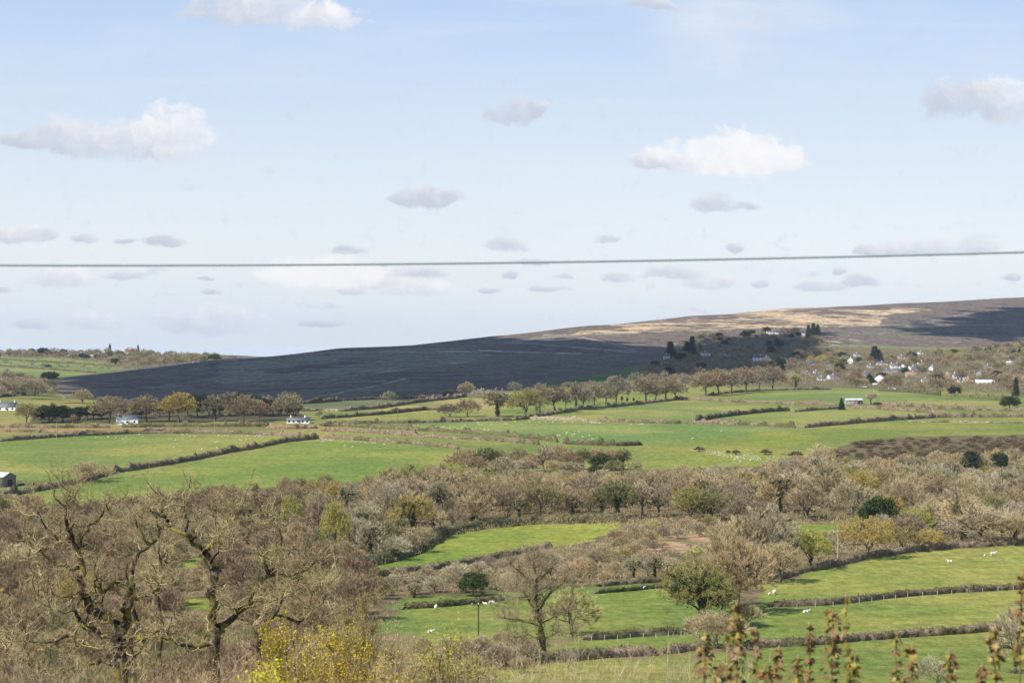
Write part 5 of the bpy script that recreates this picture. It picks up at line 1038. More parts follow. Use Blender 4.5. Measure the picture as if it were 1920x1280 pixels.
# undergrowth: low scrub nobody could count
def scrub(name, label, zones, tints, blade=.7):
    mb = MB()
    for pl, n, hs, y0 in zones:
        xs = [p[0] for p in pl]; ys = [p[1] for p in pl]; k = 0; tries = 0
        while k < n and tries < n * 6:
            tries += 1; px = random.uniform(min(xs), max(xs)); py = random.uniform(min(ys), max(ys))
            if not inpoly(px, py, pl): continue
            p = gp(px, py, y0); h = random.uniform(*hs)
            if covers(px, p[1], py - h / p[1] * F, py, 2 * h / p[1] * F) > 0: continue
            k += 1; m = 46 if blade < 1 else 130; c = p + np.stack([RNG.normal(size=m) * h * .55, RNG.normal(size=m) * h * .55, RNG.random(m) * h * .55], 1)
            mb.add(*blades(c, RNG.normal(size=(m, 3)) * .6 + [0, 0, .9], h * RNG.uniform(.3, .7, m) * blade, .05 * RNG.uniform(.7, 1.6, m) * (.6 + p[1] / 900)))
    o = mb.build(name, M['twig']); o.color = (*tints, 1); tag(o, label, 'undergrowth', None, 'stuff')
scrub('undergrowth', 'brown twiggy undergrowth on the floor of the valley woods', [
    (poly(640, 1000, 700, 935, 860, 900, 1480, 885, 1600, 870, 1940, 850, 1980, 1015, 1640, 1035, 1420, 1090, 1260, 1088, 930, 1108, 740, 1120, 660, 1090), 2800, (1.4, 4.2), None),
    (poly(-60, 985, 330, 940, 640, 920, 660, 1060, 740, 1100, 760, 1280, -60, 1280), 1500, (1., 2.6), None), (poly(700, 1200, 960, 1200, 1060, 1215, 1060, 1350, 700, 1350), 260, (.8, 1.6), None)], (.42, .33, .18))
scrub('distant_scrub', 'grey-brown scrub filling the gaps between the village trees', [
    (VZ, 1500, (4, 9), None), (poly(-20, 690, -20, 673, 150, 674, 420, 676, 400, 684, 215, 692), 110, (3, 5), 2900), (poly(-40, 745, -40, 705, 90, 720, 105, 742), 160, (2.5, 5), None)], (.24, .205, .125), 1.1)

# ------------------------------------------------------------------ sheep
def skinned(name, edges, pts, rad, mat, sub=1):
    me = bpy.data.meshes.new(name); me.from_pydata([tuple(p) for p in pts], edges, []); o = bpy.data.objects.new(name, me); COL.objects.link(o)
    sk = o.modifiers.new('s', 'SKIN'); sk.use_smooth_shade = True; sb = o.modifiers.new('d', 'SUBSURF'); sb.levels = sub; sb.render_levels = sub
    for i, r in enumerate(rad):
        me.skin_vertices[0].data[i].radius = (r, r) if not isinstance(r, tuple) else r
    me.skin_vertices[0].data[0].use_root = True
    dg = bpy.context.evaluated_depsgraph_get(); out = bpy.data.meshes.new_from_object(o.evaluated_get(dg)); bpy.data.objects.remove(o); out.name = name
    out.materials.clear(); out.materials.append(mat); return out
def sheep_mesh(pose):
    z = .62 if pose != 'lie' else .32
    hd = (.86, 0, .18) if pose == 'graze' else (.86, 0, z + .38); nk = (.66, 0, z - .05) if pose == 'graze' else (.66, 0, z + .18)
    mz = (1.0, 0, .06) if pose == 'graze' else (1.06, 0, z + .30)
    P = [(0, 0, z), (.3, 0, z + .02), (.52, 0, z + .02), nk, hd, mz, (-.3, 0, z), (-.52, 0, z - .02), (-.66, 0, z - .14)]
    R = [(.30, .31), (.28, .29), (.21, .22), .15, .105, .06, (.31, .31), (.22, .24), .06]; E = [(0, 1), (1, 2), (2, 3), (3, 4), (4, 5), (0, 6), (6, 7), (7, 8)]
    for s in (-1, 1):
        k = len(P); P.append((hd[0] - .06, s * .15, hd[2] + .05)); R.append(.035); E.append((4, k))
        for b, x in ((2, .40), (7, -.42)):
            k = len(P)
            if pose == 'lie': P += [(x + .05, s * .2, .12), (x + .22, s * .24, .07)]; R += [.09, .05]; E += [(b, k), (k, k + 1)]
            else: P += [(x, s * .15, .40), (x - (.05 if b == 7 else -.02), s * .15, .22), (x, s * .15, .02)]; R += [.10, .055, .045]; E += [(b, k), (k, k + 1), (k + 1, k + 2)]
    return skinned('sheep', E, P, R, M['wool'])
SM = [sheep_mesh(p) for p in ('graze', 'stand', 'lie')]
FLOCKS = {
 'the big sheep field under the lane hedge': ('the grey barn', poly(180, 821, 204, 820, 218, 822, 237, 820, 231, 825, 261, 815, 268, 819, 318, 824, 326, 839, 330, 826, 342, 816, 351, 815, 357, 819, 366, 819, 379, 843, 408, 829, 404, 830, 407, 841, 410, 817, 423, 817, 427, 818, 450, 826, 453, 827, 454, 819, 461, 825, 464, 818, 478, 819, 483, 817, 485, 819, 488, 818, 493, 821)),
 'the slope beyond the diagonal hedge': ('the diagonal hedge', poly(606, 828, 646, 836, 660, 838, 721, 834)),
 'the flock field under the avenue': ('the bungalow', poly(776, 798, 784, 798, 804, 798, 829, 802, 833, 801, 844, 801, 872, 798, 867, 801, 896, 793, 898, 796, 903, 797, 909, 806, 915, 807, 921, 796, 940, 790, 947, 794, 950, 795, 966, 791, 978, 796, 992, 791, 1012, 792, 1023, 792, 1037, 792, 1058, 792, 1073, 792, 1096, 793, 1110, 794, 1116, 794, 1124, 794, 1183, 796, 1200, 796, 1205, 796)),
 'the middle pasture by the slender pole': ('the short thick hedge', poly(1011, 816, 1045, 817, 1049, 817, 1062, 814, 1064, 811, 1072, 816, 1077, 815, 1086, 811, 1092, 820, 1105, 817, 1111, 823, 1073, 829)),
 'the gorse pasture': ('the stone scatter', poly(1298, 823, 1353, 809, 1378, 863, 1388, 865, 1407, 864, 1476, 870)),
 'the small far field beside the beech clump': ('the avenue', poly(1289, 714, 1292, 715, 1300, 718)),
}
ns = 0
def sheep(px, py, label, group, size=1., pose=None, rz=None, name='sheep', leaf_=None):
    global ns
    p = gp(px, py); o = bpy.data.objects.new(name, SM[(ns * 7 // 3) % 3 if pose is None else pose]); link(o); ns += 1
    o.location = p; o.rotation_euler = (0, 0, random.choice([0, PI]) + random.uniform(-.6, .6) if rz is None else rz); o.scale = [size] * 3
    tag(o, label, name, group)
for where, (end, pts) in FLOCKS.items():
    pts = sorted(pts)
    for i, (x, y) in enumerate(pts): sheep(x, y, f"white sheep, {ordn(i + 1)} from {end} in {where}", 'sheep in ' + where, .72)
for x, y, lab, sz, ps, rz in [(1438, 1075, 'white sheep just above the thorn tree hedge', 1., 0, 2.9), (1452, 1114, 'grazing ewe beside her lamb at the pasture corner', 1.1, 0, 1.2), (1511, 1149, 'white sheep lying alone in the lower near pasture', 1.05, 2, 0.2), (1782, 1054, 'white sheep lying in the middle of the steep pasture', 1.05, 2, 3.0), (1862, 1042, 'standing ewe high on the steep pasture', 1.2, 1, .1),
                              (1201, 1105, 'white sheep lying under the thin hedge', 1.15, 2, -.2), (922, 1134, 'white sheep beside the dark pole crossarm', 1.1, 0, .1), (911, 1133, 'smaller white sheep between the dark pole and its neighbour', .8, 2, 2.8), (817, 1142, 'white sheep alone under the clipped paddock hedge', .9, 1, 1.5), (807, 1186, 'white sheep at the bottom of the paddock', .9, 2, .3)]:
    sheep(x, y, lab, 'sheep in the near pastures', sz, ps, rz)
for x, y, lab in [(1442, 1115, 'small lamb next to the grazing ewe'), (1846, 1043, 'small lamb following the standing ewe')]: sheep(x, y, lab, 'lambs in the near pastures', .55, 1, 1.2, 'lamb')

# ------------------------------------------------------------------ pale stones of the fallen wall
def stones():
    mb = MB()
    ico = [(0, 0, 1)] + [(math.cos(a) * .9, math.sin(a) * .9, .3) for a in np.arange(5) * 1.2566] + [(math.cos(a + .6) * .9, math.sin(a + .6) * .9, -.35) for a in np.arange(5) * 1.2566]
    f = [(0, 1 + i, 1 + (i + 1) % 5) for i in range(5)] + [(1 + i, 6 + i, 1 + (i + 1) % 5) for i in range(5)] + [(6 + i, 6 + (i + 1) % 5, 1 + (i + 1) % 5) for i in range(5)]
    line = [(1288, 843, 1), (1312, 845, 1.5), (1340, 849, 2.5), (1372, 854, 3), (1400, 856, 3), (1424, 858, 2), (1470, 859, .8)]
    for k in range(300):
        t = random.random() ** .9 * 5.99; i = int(t); u = t - i; a, b = line[i], line[min(i + 1, 6)]
        if (a[2] + (b[2] - a[2]) * u) < random.uniform(0, 3): continue
        p = gp(a[0] + (b[0] - a[0]) * u + random.gauss(0, 3), a[1] + (b[1] - a[1]) * u + random.gauss(0, 1.6 * (a[2] / 2)))
        s = random.uniform(.12, .36); V = np.array(ico) * [s * random.uniform(.7, 1.4), s * random.uniform(.7, 1.4), s * random.uniform(.5, .9)] + RNG.normal(size=(11, 3)) * s * .15 + p
        mb.add(V, f)
    for (x0, y0), (x1, y1), n in (((640, 826), (705, 830), 26), ((1105, 791), (1130, 793), 26), ((603, 822), (625, 825), 22)):
        for k in range(n):
            u = random.random(); p = gp(x0 + (x1 - x0) * u, y0 + (y1 - y0) * u + random.gauss(0, .6)); s = random.uniform(.15, .4)
            mb.add(np.array(ico) * s * [1.2, 1, .7] + p, f)
    tag(mb.build('rubble', M['rock']), 'pale stones strewn along the fallen wall in the gorse pasture', 'rubble', None, 'stuff')
stones()

# ------------------------------------------------------------------ poles, fences
def pole(label, px, base, top, mat, arm=0., arms=1, y0=None, ins=True, yaw=.1, thick=.14):
    p = gp(px, base, y0); h = (base - top) / F * p[1]; r = empty('utility_pole', p, yaw); b = MB(); b.tube([(0, 0, -.4), (0, 0, h * .5), (0, 0, h)], (thick, thick * .9, thick * .75), 8); b.box((0, 0, h + .02), (.2, .2, .06)); b.build('post', M[mat], r)
    for a in range(arms if arm else 0):
        z = h - .35 - a * 1.1; c = MB(); c.box((0, -.16, z), (arm, .11, .14)); ao = c.build('crossarm', M[mat], r)
        if ins:
            for x in (-.46, 0, .46): q = MB(); q.tube([(x * arm, -.16, z + .07), (x * arm, -.16, z + .2), (x * arm, -.16, z + .34)], (.05, .085, .05), 8); q.build('insulator', M['porcelain'], ao)
    return tag(r, label, 'utility pole', 'wooden utility poles')
for a in [('dark pole with crossarm in the sheep paddock', 897, 1197, 1129, 'darkwood', 2.4, 1), ('dark pole with white insulators left of the olive ivy tree', 1251, 1096, 1056, 'darkwood', 2.5, 1), ('pale pole with crossarm beside the golden oak', 1571, 1055, 994, 'palewood', 2.3, 1), ('dark twin-arm pole with white insulators near the wide grey tree', 1768, 1024, 981, 'darkwood', 2.4, 3),
          ('pale lane pole in front of the ivy-clad tree', 402, 807, 781, 'palewood', 0, 0), ('slim pale pole at the hedge by the olive tree', 106, 824, 791, 'palewood', 0, 0), ('thin dark pole before the part-green beech', 347, 788, 768, 'darkwood', 0, 0), ('thin dark pole by the forked-trunk beech', 445, 791, 771, 'darkwood', 0, 0), ('pale pole at the drive beyond the bungalow', 651, 804, 785, 'palewood', .9, 1), ('slim pole beside the bungalow field', 630, 789, 769, 'palewood', 0, 0),
          ('slim pole at the top of the flock field', 745, 797, 769, 'oldwood', .9, 1), ('slim grey pole among the flock', 889, 811, 788, 'oldwood', 0, 0), ('slender pale pole alone in the middle pasture', 1105, 816, 788, 'palewood', .9, 1), ('pale pole at the pasture hedge below the avenue end', 1298, 793, 768, 'palewood', 0, 0), ('first of two close poles in the hedge gap', 1484, 774, 754, 'palewood', 0, 0), ('second of two close poles in the hedge gap', 1487, 775, 753, 'palewood', 0, 0), ('white pole with crossarm in the long pasture', 1744, 769, 748, 'palewood', 2.4, 1)]:
    pole(*a)
def fence(label, pts, n, h=1.1, wires=True):
    P = [gp(x, y) for x, y in pts]; s = np.concatenate([[0], np.cumsum([np.linalg.norm(b - a) for a, b in zip(P[:-1], P[1:])])]); P = np.array(P); r = empty('wire_fence', P[0]); Q = []
    for t in np.linspace(0, s[-1], n):
        x, y = np.interp(t, s, P[:, 0]), np.interp(t, s, P[:, 1]); z = float(zat(x, y)); q = np.array([x, y, z]) - P[0]; Q.append(q)
        b = MB(); b.tube([q - [0, 0, .2], q + [random.uniform(-.05, .05), 0, h * random.uniform(.9, 1.1)]], (.075, .065), 6); b.build('post', M['palewood'], r)
    b = MB(); Q = np.array(Q)
    for k in (.35, .65, .95): b.tube(Q + [0, 0, h * k], .006, 3)
    b.build('wire', M['iron'], r); tag(r, label, 'fence', 'wire fences')
fence('wire fence with pale posts along the dark trimmed hedge', poly(1460, 1143, 1563, 1137, 1640, 1128, 1697, 1121, 1790, 1114, 1900, 1107), 17)
fence('wire fence with pale posts beside the dark fenced hedge', poly(1085, 1203, 1150, 1199, 1220, 1195, 1300, 1190), 10, .9)
fence('short run of pale gate posts under the long pasture hedge', poly(1679, 791, 1690, 790, 1701, 790), 4, 1.6)
fence('pale gate posts at the corner where three hedges meet', poly(596, 823, 603, 824, 614, 824), 5, 1.5)

# ------------------------------------------------------------------ near things: old oaks, bushes, shoots, cable
def mat_oak():
    m, nt = nodes('oak_bark'); geo = nt.nodes.new('ShaderNodeNewGeometry'); P = geo.outputs['Position']
    c = mixc(nt, mrange(nt, noise(nt, P, 2.6, 6., .7), .48, .72), (.038, .030, .022), (.34, .29, .20))
    c = mixc(nt, mrange(nt, noise(nt, P, .8, 4., .65), .46, .60, 0, .85), c, (.22, .19, .04))
    bn = nt.nodes.new('ShaderNodeBump'); bn.inputs['Strength'].default_value = .8; bn.inputs['Distance'].default_value = .06; L(nt, noise(nt, P, 6., 4.), bn.inputs['Height'])
    finish(nt, c, .95, .05, bn.outputs[0]); return m
M['oak'] = mat_oak()
def wander(p, d, Ln, n, kink, rng, up=.12):
    P = [np.array(p, float)]; d = np.array(d, float); d /= np.linalg.norm(d)
    for i in range(n):
        d = d + rng.normal(size=3) * kink + [0, 0, up]; d /= np.linalg.norm(d); P.append(P[-1] + d * Ln / n)
    return np.array(P)
def oak(name, label, Y, limbs, seed, dens=1., tint=(.40, .32, .165), cat='tree', group='gnarled old oaks', reach=1., leafy=None, twm='twig'):
    rng = np.random.default_rng(seed); tr = MB(); cr = MB(); lv = MB()
    foot = None; allp = []
    for li, (pts, r0, r1) in enumerate(limbs):
        q = np.array(pts, float); dep = np.cumsum(rng.normal(size=len(q)) * .35) if li else np.zeros(len(q)); dep -= dep[0]
        P = np.array([at(a, b, Y + dd) for (a, b), dd in zip(q, dep)])
        if li: P += 0
        # refine with kinks
        t = np.linspace(0, len(P) - 1, (len(P) - 1) * 3 + 1); R = np.stack([np.interp(t, np.arange(len(P)), P[:, k]) for k in range(3)], 1)
        R[1:-1] += rng.normal(size=(len(R) - 2, 3)) * .075 * min(1, r0 * 7); rad = np.linspace(r0, r1, len(R)) * rng.uniform(.85, 1.18, len(R))
        if li == 0:
            foot = R[0].copy(); foot[2] = float(zat(foot[0], foot[1])) - .2; R = np.concatenate([[foot], R]); rad = np.concatenate([[r0 * 1.4], rad])
        rad = rad * 1.18; tr.tube(R, rad, 9 if li < 3 else 7); allp.append((R, rad, li))
    for R, rad, li in allp:
        if li == 0: continue
        ln = np.linalg.norm(np.diff(R, axis=0), axis=1).sum(); nb = int(ln * 2.1 * dens) + 4
        for k in range(nb):
            f = rng.random() ** .75 if k > 3 else .97; i = min(int(f * (len(R) - 1)), len(R) - 2); p = R[i] + (R[i + 1] - R[i]) * rng.random(); ax = R[i + 1] - R[i]; ax /= np.linalg.norm(ax) + 1e-9
            d = rng.normal(size=3); d -= ax * d.dot(ax) * .6; d += ax * .6 + [0, 0, .45]
            L1 = rng.uniform(.5, 1.9) * reach; B = wander(p, d, L1 * (1.35 if k % 3 == 0 else 1), 6, .55, rng); r_ = min(rad[i] * .65, (.085 if k % 3 == 0 else .045) * rng.uniform(.5, 1.1)); (tr if k % 3 == 0 else cr).tube(B, np.linspace(r_, .012, 7), 5)
            for j in range(int(4 + 3 * L1)):
                i2 = int(rng.integers(1, 6)); C = wander(B[i2], (B[i2 + 1] - B[i2]) / (np.linalg.norm(B[i2 + 1] - B[i2]) + 1e-9) + rng.normal(size=3) * .9 + [0, 0, .25], rng.uniform(.3, .95) * reach, 4, .4, rng)
                cr.tube(C, np.linspace(.014, .006, 5), 3); m = 10
                bp = C[rng.integers(1, 5, m)]; cr.add(*blades(bp, rng.normal(size=(m, 3)) + (C[-1] - C[0]) * 1.2 + [0, 0, .4], rng.uniform(.15, .5, m), .012, rng))
                if leafy: lv.add(*leaves(np.repeat(bp, leafy[1], 0) + rng.normal(size=(m * leafy[1], 3)) * .1, leafy[0], rng))
    r = empty(name, foot); off = np.array(foot)
    for mb in (tr, cr, lv): mb.v = [v - off for v in mb.v]
    tr.build('trunk', M['oak'], r, True); c = cr.build('crown', M[twm], r); c.color = (*tint, 1)
    if leafy: l = lv.build('leaves', M['bud'], r); l.color = (*leafy[2], 1)
    return tag(r, label, cat, group)
oak('oak_tree', 'gnarled mossy oak with black trunk at the bottom edge', 84, [
    (poly(227, 1330, 226, 1280, 228, 1235, 227, 1193), .34, .25),
    (poly(227, 1196, 222, 1174, 200, 1152, 168, 1144, 156, 1112, 155, 1073, 147, 1033, 133, 1007, 123, 970, 128, 945), .20, .04),
    (poly(148, 1035, 150, 1008, 166, 985, 190, 966, 206, 950), .09, .025), (poly(134, 1008, 115, 1016, 100, 1000, 84, 984, 70, 958), .08, .02), (poly(155, 1062, 130, 1062, 112, 1057, 95, 1050, 80, 1034, 55, 1030), .09, .025),
    (poly(228, 1196, 236, 1165, 240, 1140, 247, 1112, 245, 1098, 236, 1092, 215, 1096, 190, 1109, 177, 1098), .17, .05), (poly(246, 1118, 262, 1123, 285, 1115, 296, 1100, 290, 1080), .08, .02),
    (poly(226, 1200, 205, 1199, 185, 1185, 160, 1172, 148, 1160, 140, 1148, 118, 1142, 95, 1138), .13, .03), (poly(148, 1165, 140, 1190, 150, 1205, 172, 1214), .07, .02), (poly(142, 1190, 105, 1200, 65, 1205, 40, 1200), .06, .02),
    (poly(229, 1196, 250, 1190, 272, 1196, 266, 1216, 246, 1236), .11, .035), (poly(272, 1194, 300, 1180, 330, 1185), .06, .015), (poly(215, 1158, 180, 1128, 150, 1122, 115, 1118, 80, 1108), .07, .02), (poly(127, 950, 140, 930, 150, 915), .035, .012),
    (poly(222, 1250, 190, 1238, 165, 1245, 135, 1235), .07, .02), (poly(60, 1250, 35, 1232, 22, 1240, 10, 1215), .05, .02)], 1)
oak('oak_tree', 'tall crooked oak with forked dark limbs beside the mossy one', 92, [
    (poly(408, 1330, 404, 1270, 404, 1195), .26, .20),
    (poly(405, 1197, 397, 1160, 400, 1120, 402, 1077, 393, 1050, 385, 1030, 363, 1017, 347, 1000, 313, 983, 297, 963, 303, 950), .19, .035),
    (poly(386, 1032, 391, 1022, 410, 1007, 420, 992, 430, 973, 444, 962), .10, .02), (poly(347, 1000, 352, 975, 345, 955, 358, 938, 357, 925), .06, .015), (poly(395, 1055, 408, 1035, 412, 1015), .05, .015),
    (poly(406, 1192, 415, 1177, 443, 1147, 473, 1123, 483, 1097, 503, 1080, 543, 1078, 560, 1087), .15, .04), (poly(503, 1080, 497, 1060, 495, 1041, 510, 1031, 527, 1025, 546, 1032), .08, .02), (poly(527, 1026, 530, 1005, 520, 985), .04, .012), (poly(543, 1079, 575, 1068, 595, 1050), .05, .015),
    (poly(402, 1205, 362, 1212, 330, 1203, 305, 1190, 285, 1192), .10, .025), (poly(473, 1123, 500, 1130, 530, 1118), .05, .015), (poly(420, 993, 405, 975, 395, 955), .04, .012)], 2)
oak('oak_tree', 'slighter oak between the mossy and the crooked oak', 104, [
    (poly(250, 1330, 248, 1200, 246, 1092), .16, .12), (poly(246, 1096, 250, 1046, 262, 1035, 280, 1020, 300, 1000, 306, 984), .12, .03), (poly(280, 1021, 265, 1003, 256, 985, 250, 970), .07, .02), (poly(252, 1046, 235, 1030, 222, 1012, 210, 1005), .06, .02), (poly(300, 1000, 292, 975, 285, 955), .04, .012)], 3, .9)
oak('birch_tree', 'thin pale crooked tree in the gap between the oaks', 110, [
    (poly(300, 1330, 300, 1220, 302, 1165), .13, .10), (poly(302, 1165, 295, 1120, 303, 1075, 303, 1050, 313, 1030, 330, 1018), .09, .02), (poly(296, 1120, 280, 1095, 272, 1080), .05, .015), (poly(303, 1062, 320, 1050, 345, 1045), .04, .012), (poly(303, 1060, 297, 1035, 305, 1010), .04, .012)], 4, .8, group='small trees among the oaks')
oak('oak_tree', 'broken-limbed oak nearest the yellow bushes', 98, [
    (poly(480, 1340, 478, 1260, 488, 1192), .16, .11), (poly(488, 1194, 520, 1142, 535, 1115, 540, 1095), .09, .02), (poly(515, 1150, 560, 1165, 583, 1143, 585, 1110, 593, 1095), .07, .02), (poly(583, 1143, 605, 1130, 612, 1112), .05, .015), (poly(488, 1194, 465, 1165, 450, 1160), .06, .015)], 5, .9)
# olive and yellow bushes along the bottom
def leafy_bush(name, label, px, top, Y, wpx, seed, tint, leaf, lsize, ml, stems=9, group='budding bushes on the near slope', dens=1.):
    rng = np.random.default_rng(seed); x = (px - CX) / F * Y; z0 = float(zat(x, Y)); zt = (CY - top) / F * Y; h = zt - z0; w = wpx / F * Y / 2
    tr = MB(); cr = MB(); lv = MB()
    for s in range(stems):
        a = rng.random() * 6.28; e = np.array([math.cos(a) * w * rng.uniform(.1, .9), math.sin(a) * w * rng.uniform(.1, .9), 0]); e[2] = h * rng.uniform(.6, 1.) * (1 - .45 * (np.hypot(e[0], e[1]) / w) ** 2)
        B = path((e[0] * .15, e[1] * .15, -.2), e, .12, .06, 8, rng); tr.tube(B, np.linspace(.05, .012, 9), 5)
        for k in range(int(16 * dens)):
            i = int(rng.integers(3, 8)); C = wander(B[i], (B[-1] - B[0]) / h + rng.normal(size=3) * .8 + [0, 0, .3], rng.uniform(.5, 1.3) * min(1, h / 4), 5, .25, rng); cr.tube(C, np.linspace(.014, .005, 6), 3)
            m = 16; bp = C[rng.integers(1, 6, m)] + rng.normal(size=(m, 3)) * .02; dd = rng.normal(size=(m, 3)) + [0, 0, .6]; cr.add(*blades(bp, dd, rng.uniform(.15, .45, m), .014, rng))
            lv.add(*leaves(np.repeat(bp + dd * .12, ml, 0) + rng.normal(size=(m * ml, 3)) * .07, lsize, rng))
    r = empty(name, (x, Y, z0)); t = tr.build('trunk', M['bark'], r); t.color = BARKC; c = cr.build('crown', M['twig'], r); c.color = (*tint, 1); l = lv.build('leaves', M['bud'], r); l.color = (*leaf, 1)
    return tag(r, label, 'bush', group)
GOLD, LIME, OLV = (.54, .41, .03), (.40, .44, .06), (.33, .27, .09)
leafy_bush('budding_bush', 'large olive budding bush left of the dark pole', 675, 1086, 118, 220, 21, (.38, .30, .15), OLV, .06, 3, 30, dens=1.6)
leafy_bush('budding_bush', 'golden leafed bush under the olive bush', 640, 1178, 62, 170, 22, (.26, .20, .09), GOLD, .07, 3, 14)
leafy_bush('budding_bush', 'golden leafed bush right at the bottom edge, nearer the oaks', 540, 1188, 58, 170, 23, (.26, .20, .09), GOLD, .07, 3, 14)
leafy_bush('budding_bush', 'bright green-yellow bush in the bottom middle', 822, 1172, 56, 80, 24, (.36, .28, .14), (.40, .38, .06), .075, 2, 8, dens=.8)
leafy_bush('budding_bush', 'wide golden thicket between the crooked oak and the olive bush', 590, 1168, 74, 130, 30, (.42, .33, .17), (.44, .34, .08), .055, 1, 14)
leafy_bush('budding_bush', 'tawny thicket at the foot of the mossy oak', 310, 1246, 66, 130, 31, (.44, .33, .19), (.42, .30, .09), .05, 1, 14, dens=.8)
leafy_bush('budding_bush', 'olive thicket below the limbs at the bottom corner', 70, 1215, 70, 200, 32, (.42, .33, .20), (.36, .30, .10), .05, 1, 14, dens=.8)
leafy_bush('budding_bush', 'golden sprays between the green-yellow bush and the thin golden one', 770, 1225, 52, 90, 33, (.40, .31, .17), (.50, .36, .06), .07, 1, 8, dens=.8)
leafy_bush('budding_bush', 'thin golden bush beside the green-yellow one', 720, 1215, 60, 120, 25, (.32, .26, .14), GOLD, .07, 1, 9, dens=.7)
leafy_bush('budding_bush', 'sparse tawny bush towards the ivy ash', 905, 1205, 66, 120, 26, (.36, .28, .17), (.42, .32, .09), .07, 1, 9, dens=.7)
leafy_bush('budding_bush', 'low golden bush below the crooked oak', 400, 1235, 60, 150, 27, (.34, .25, .15), (.46, .33, .07), .06, 1, 9, dens=.8)
leafy_bush('budding_bush', 'vivid yellow sprig cluster at the very bottom', 500, 1252, 30, 110, 28, (.36, .30, .10), (.55, .50, .05), .055, 3, 6, dens=.7)
# the ivy ash in the middle
oak('ash_tree', 'tall ivy-trunked ash standing in the middle of the paddocks', 318, [
    (poly(1020, 1236, 1018, 1210, 1016, 1185), .42, .36),
    (poly(1016, 1188, 1010, 1160, 1005, 1130, 1006, 1105, 1006, 1080, 1000, 1062), .32, .08), (poly(1008, 1150, 1022, 1125, 1035, 1108, 1050, 1095, 1062, 1082, 1066, 1066), .16, .05), (poly(1008, 1148, 990, 1125, 985, 1110, 970, 1105, 955, 1095), .13, .04),
    (poly(1014, 1175, 995, 1168, 975, 1162, 955, 1160, 935, 1155), .13, .04), (poly(1012, 1170, 1040, 1155, 1060, 1145, 1075, 1125), .12, .04), (poly(1006, 1105, 985, 1080, 968, 1066, 955, 1055), .12, .04), (poly(1006, 1095, 1025, 1075, 1035, 1058, 1040, 1045), .12, .04), (poly(1003, 1075, 995, 1055, 990, 1042), .08, .03), (poly(1006, 1085, 1012, 1060, 1015, 1045), .08, .03), (poly(988, 1118, 965, 1120, 945, 1130), .08, .03), (poly(1018, 1200, 990, 1190, 970, 1195, 950, 1190), .09, .03), (poly(1018, 1198, 1045, 1185, 1065, 1180, 1080, 1186), .09, .03)],
    31, 2.1, (.38, .30, .185), group='lower valley trees', reach=2.0)
def ivy_on(Y, line, n, label_parent, seed):
    rng = np.random.default_rng(seed); mb = MB(); r = [o for o in bpy.data.objects if o.get('label') == label_parent][0]; off = np.array(r.location)
    for k in range(n // 2):
        t = rng.random() * (len(line) - 1.001); i = int(t); u = t - i; a = np.array(line[i]) * (1 - u) + np.array(line[i + 1]) * u
        c = at(a[0], a[1], Y) - off; mb.add(*leaves(c + rng.normal(size=(55, 3)) * [.42, .42, .5], .2, rng))
    o = mb.build('ivy', M['needle'], r); o.color = (.105, .115, .035, 1)
ivy_on(318, poly(1020, 1230, 1016, 1195, 1012, 1165, 1006, 1130, 1006, 1095), 90, 'tall ivy-trunked ash standing in the middle of the paddocks', 3)
# dry stems and brambles in front
def stems(label, px0, px1, Y0, Y1, n, top0, top1, tint, seed):
    rng = np.random.default_rng(seed); mb = MB()
    for k in range(n):
        Y = rng.uniform(Y0, Y1); px = rng.uniform(px0, px1); x = (px - CX) / F * Y; z0 = float(zat(x, Y)); zt = (CY - rng.uniform(top0, top1)) / F * Y
        if zt - z0 < .3: continue
        B = wander((x, Y, z0), (rng.normal() * .2, rng.normal() * .2, 1), zt - z0, 9, .05, rng, .12); mb.tube(B, np.linspace(.009, .003, 10), 3)
        m = 14; mb.add(*blades(B[rng.integers(5, 10, m)], rng.normal(size=(m, 3)) * .6 + [0, 0, 1.], rng.uniform(.2, .6, m), .008, rng))
    o = mb.build('dry_stems', M['twig']); o.color = (*tint, 1); tag(o, label, 'stems', None, 'stuff')
stems('pale dry bramble stems along the bottom of the picture', 930, 1420, 34, 62, 230, 1215, 1278, (.42, .34, .20), 5)
stems('brown dry stems below the oaks', 0, 900, 40, 70, 360, 1225, 1290, (.40, .28, .18), 6)
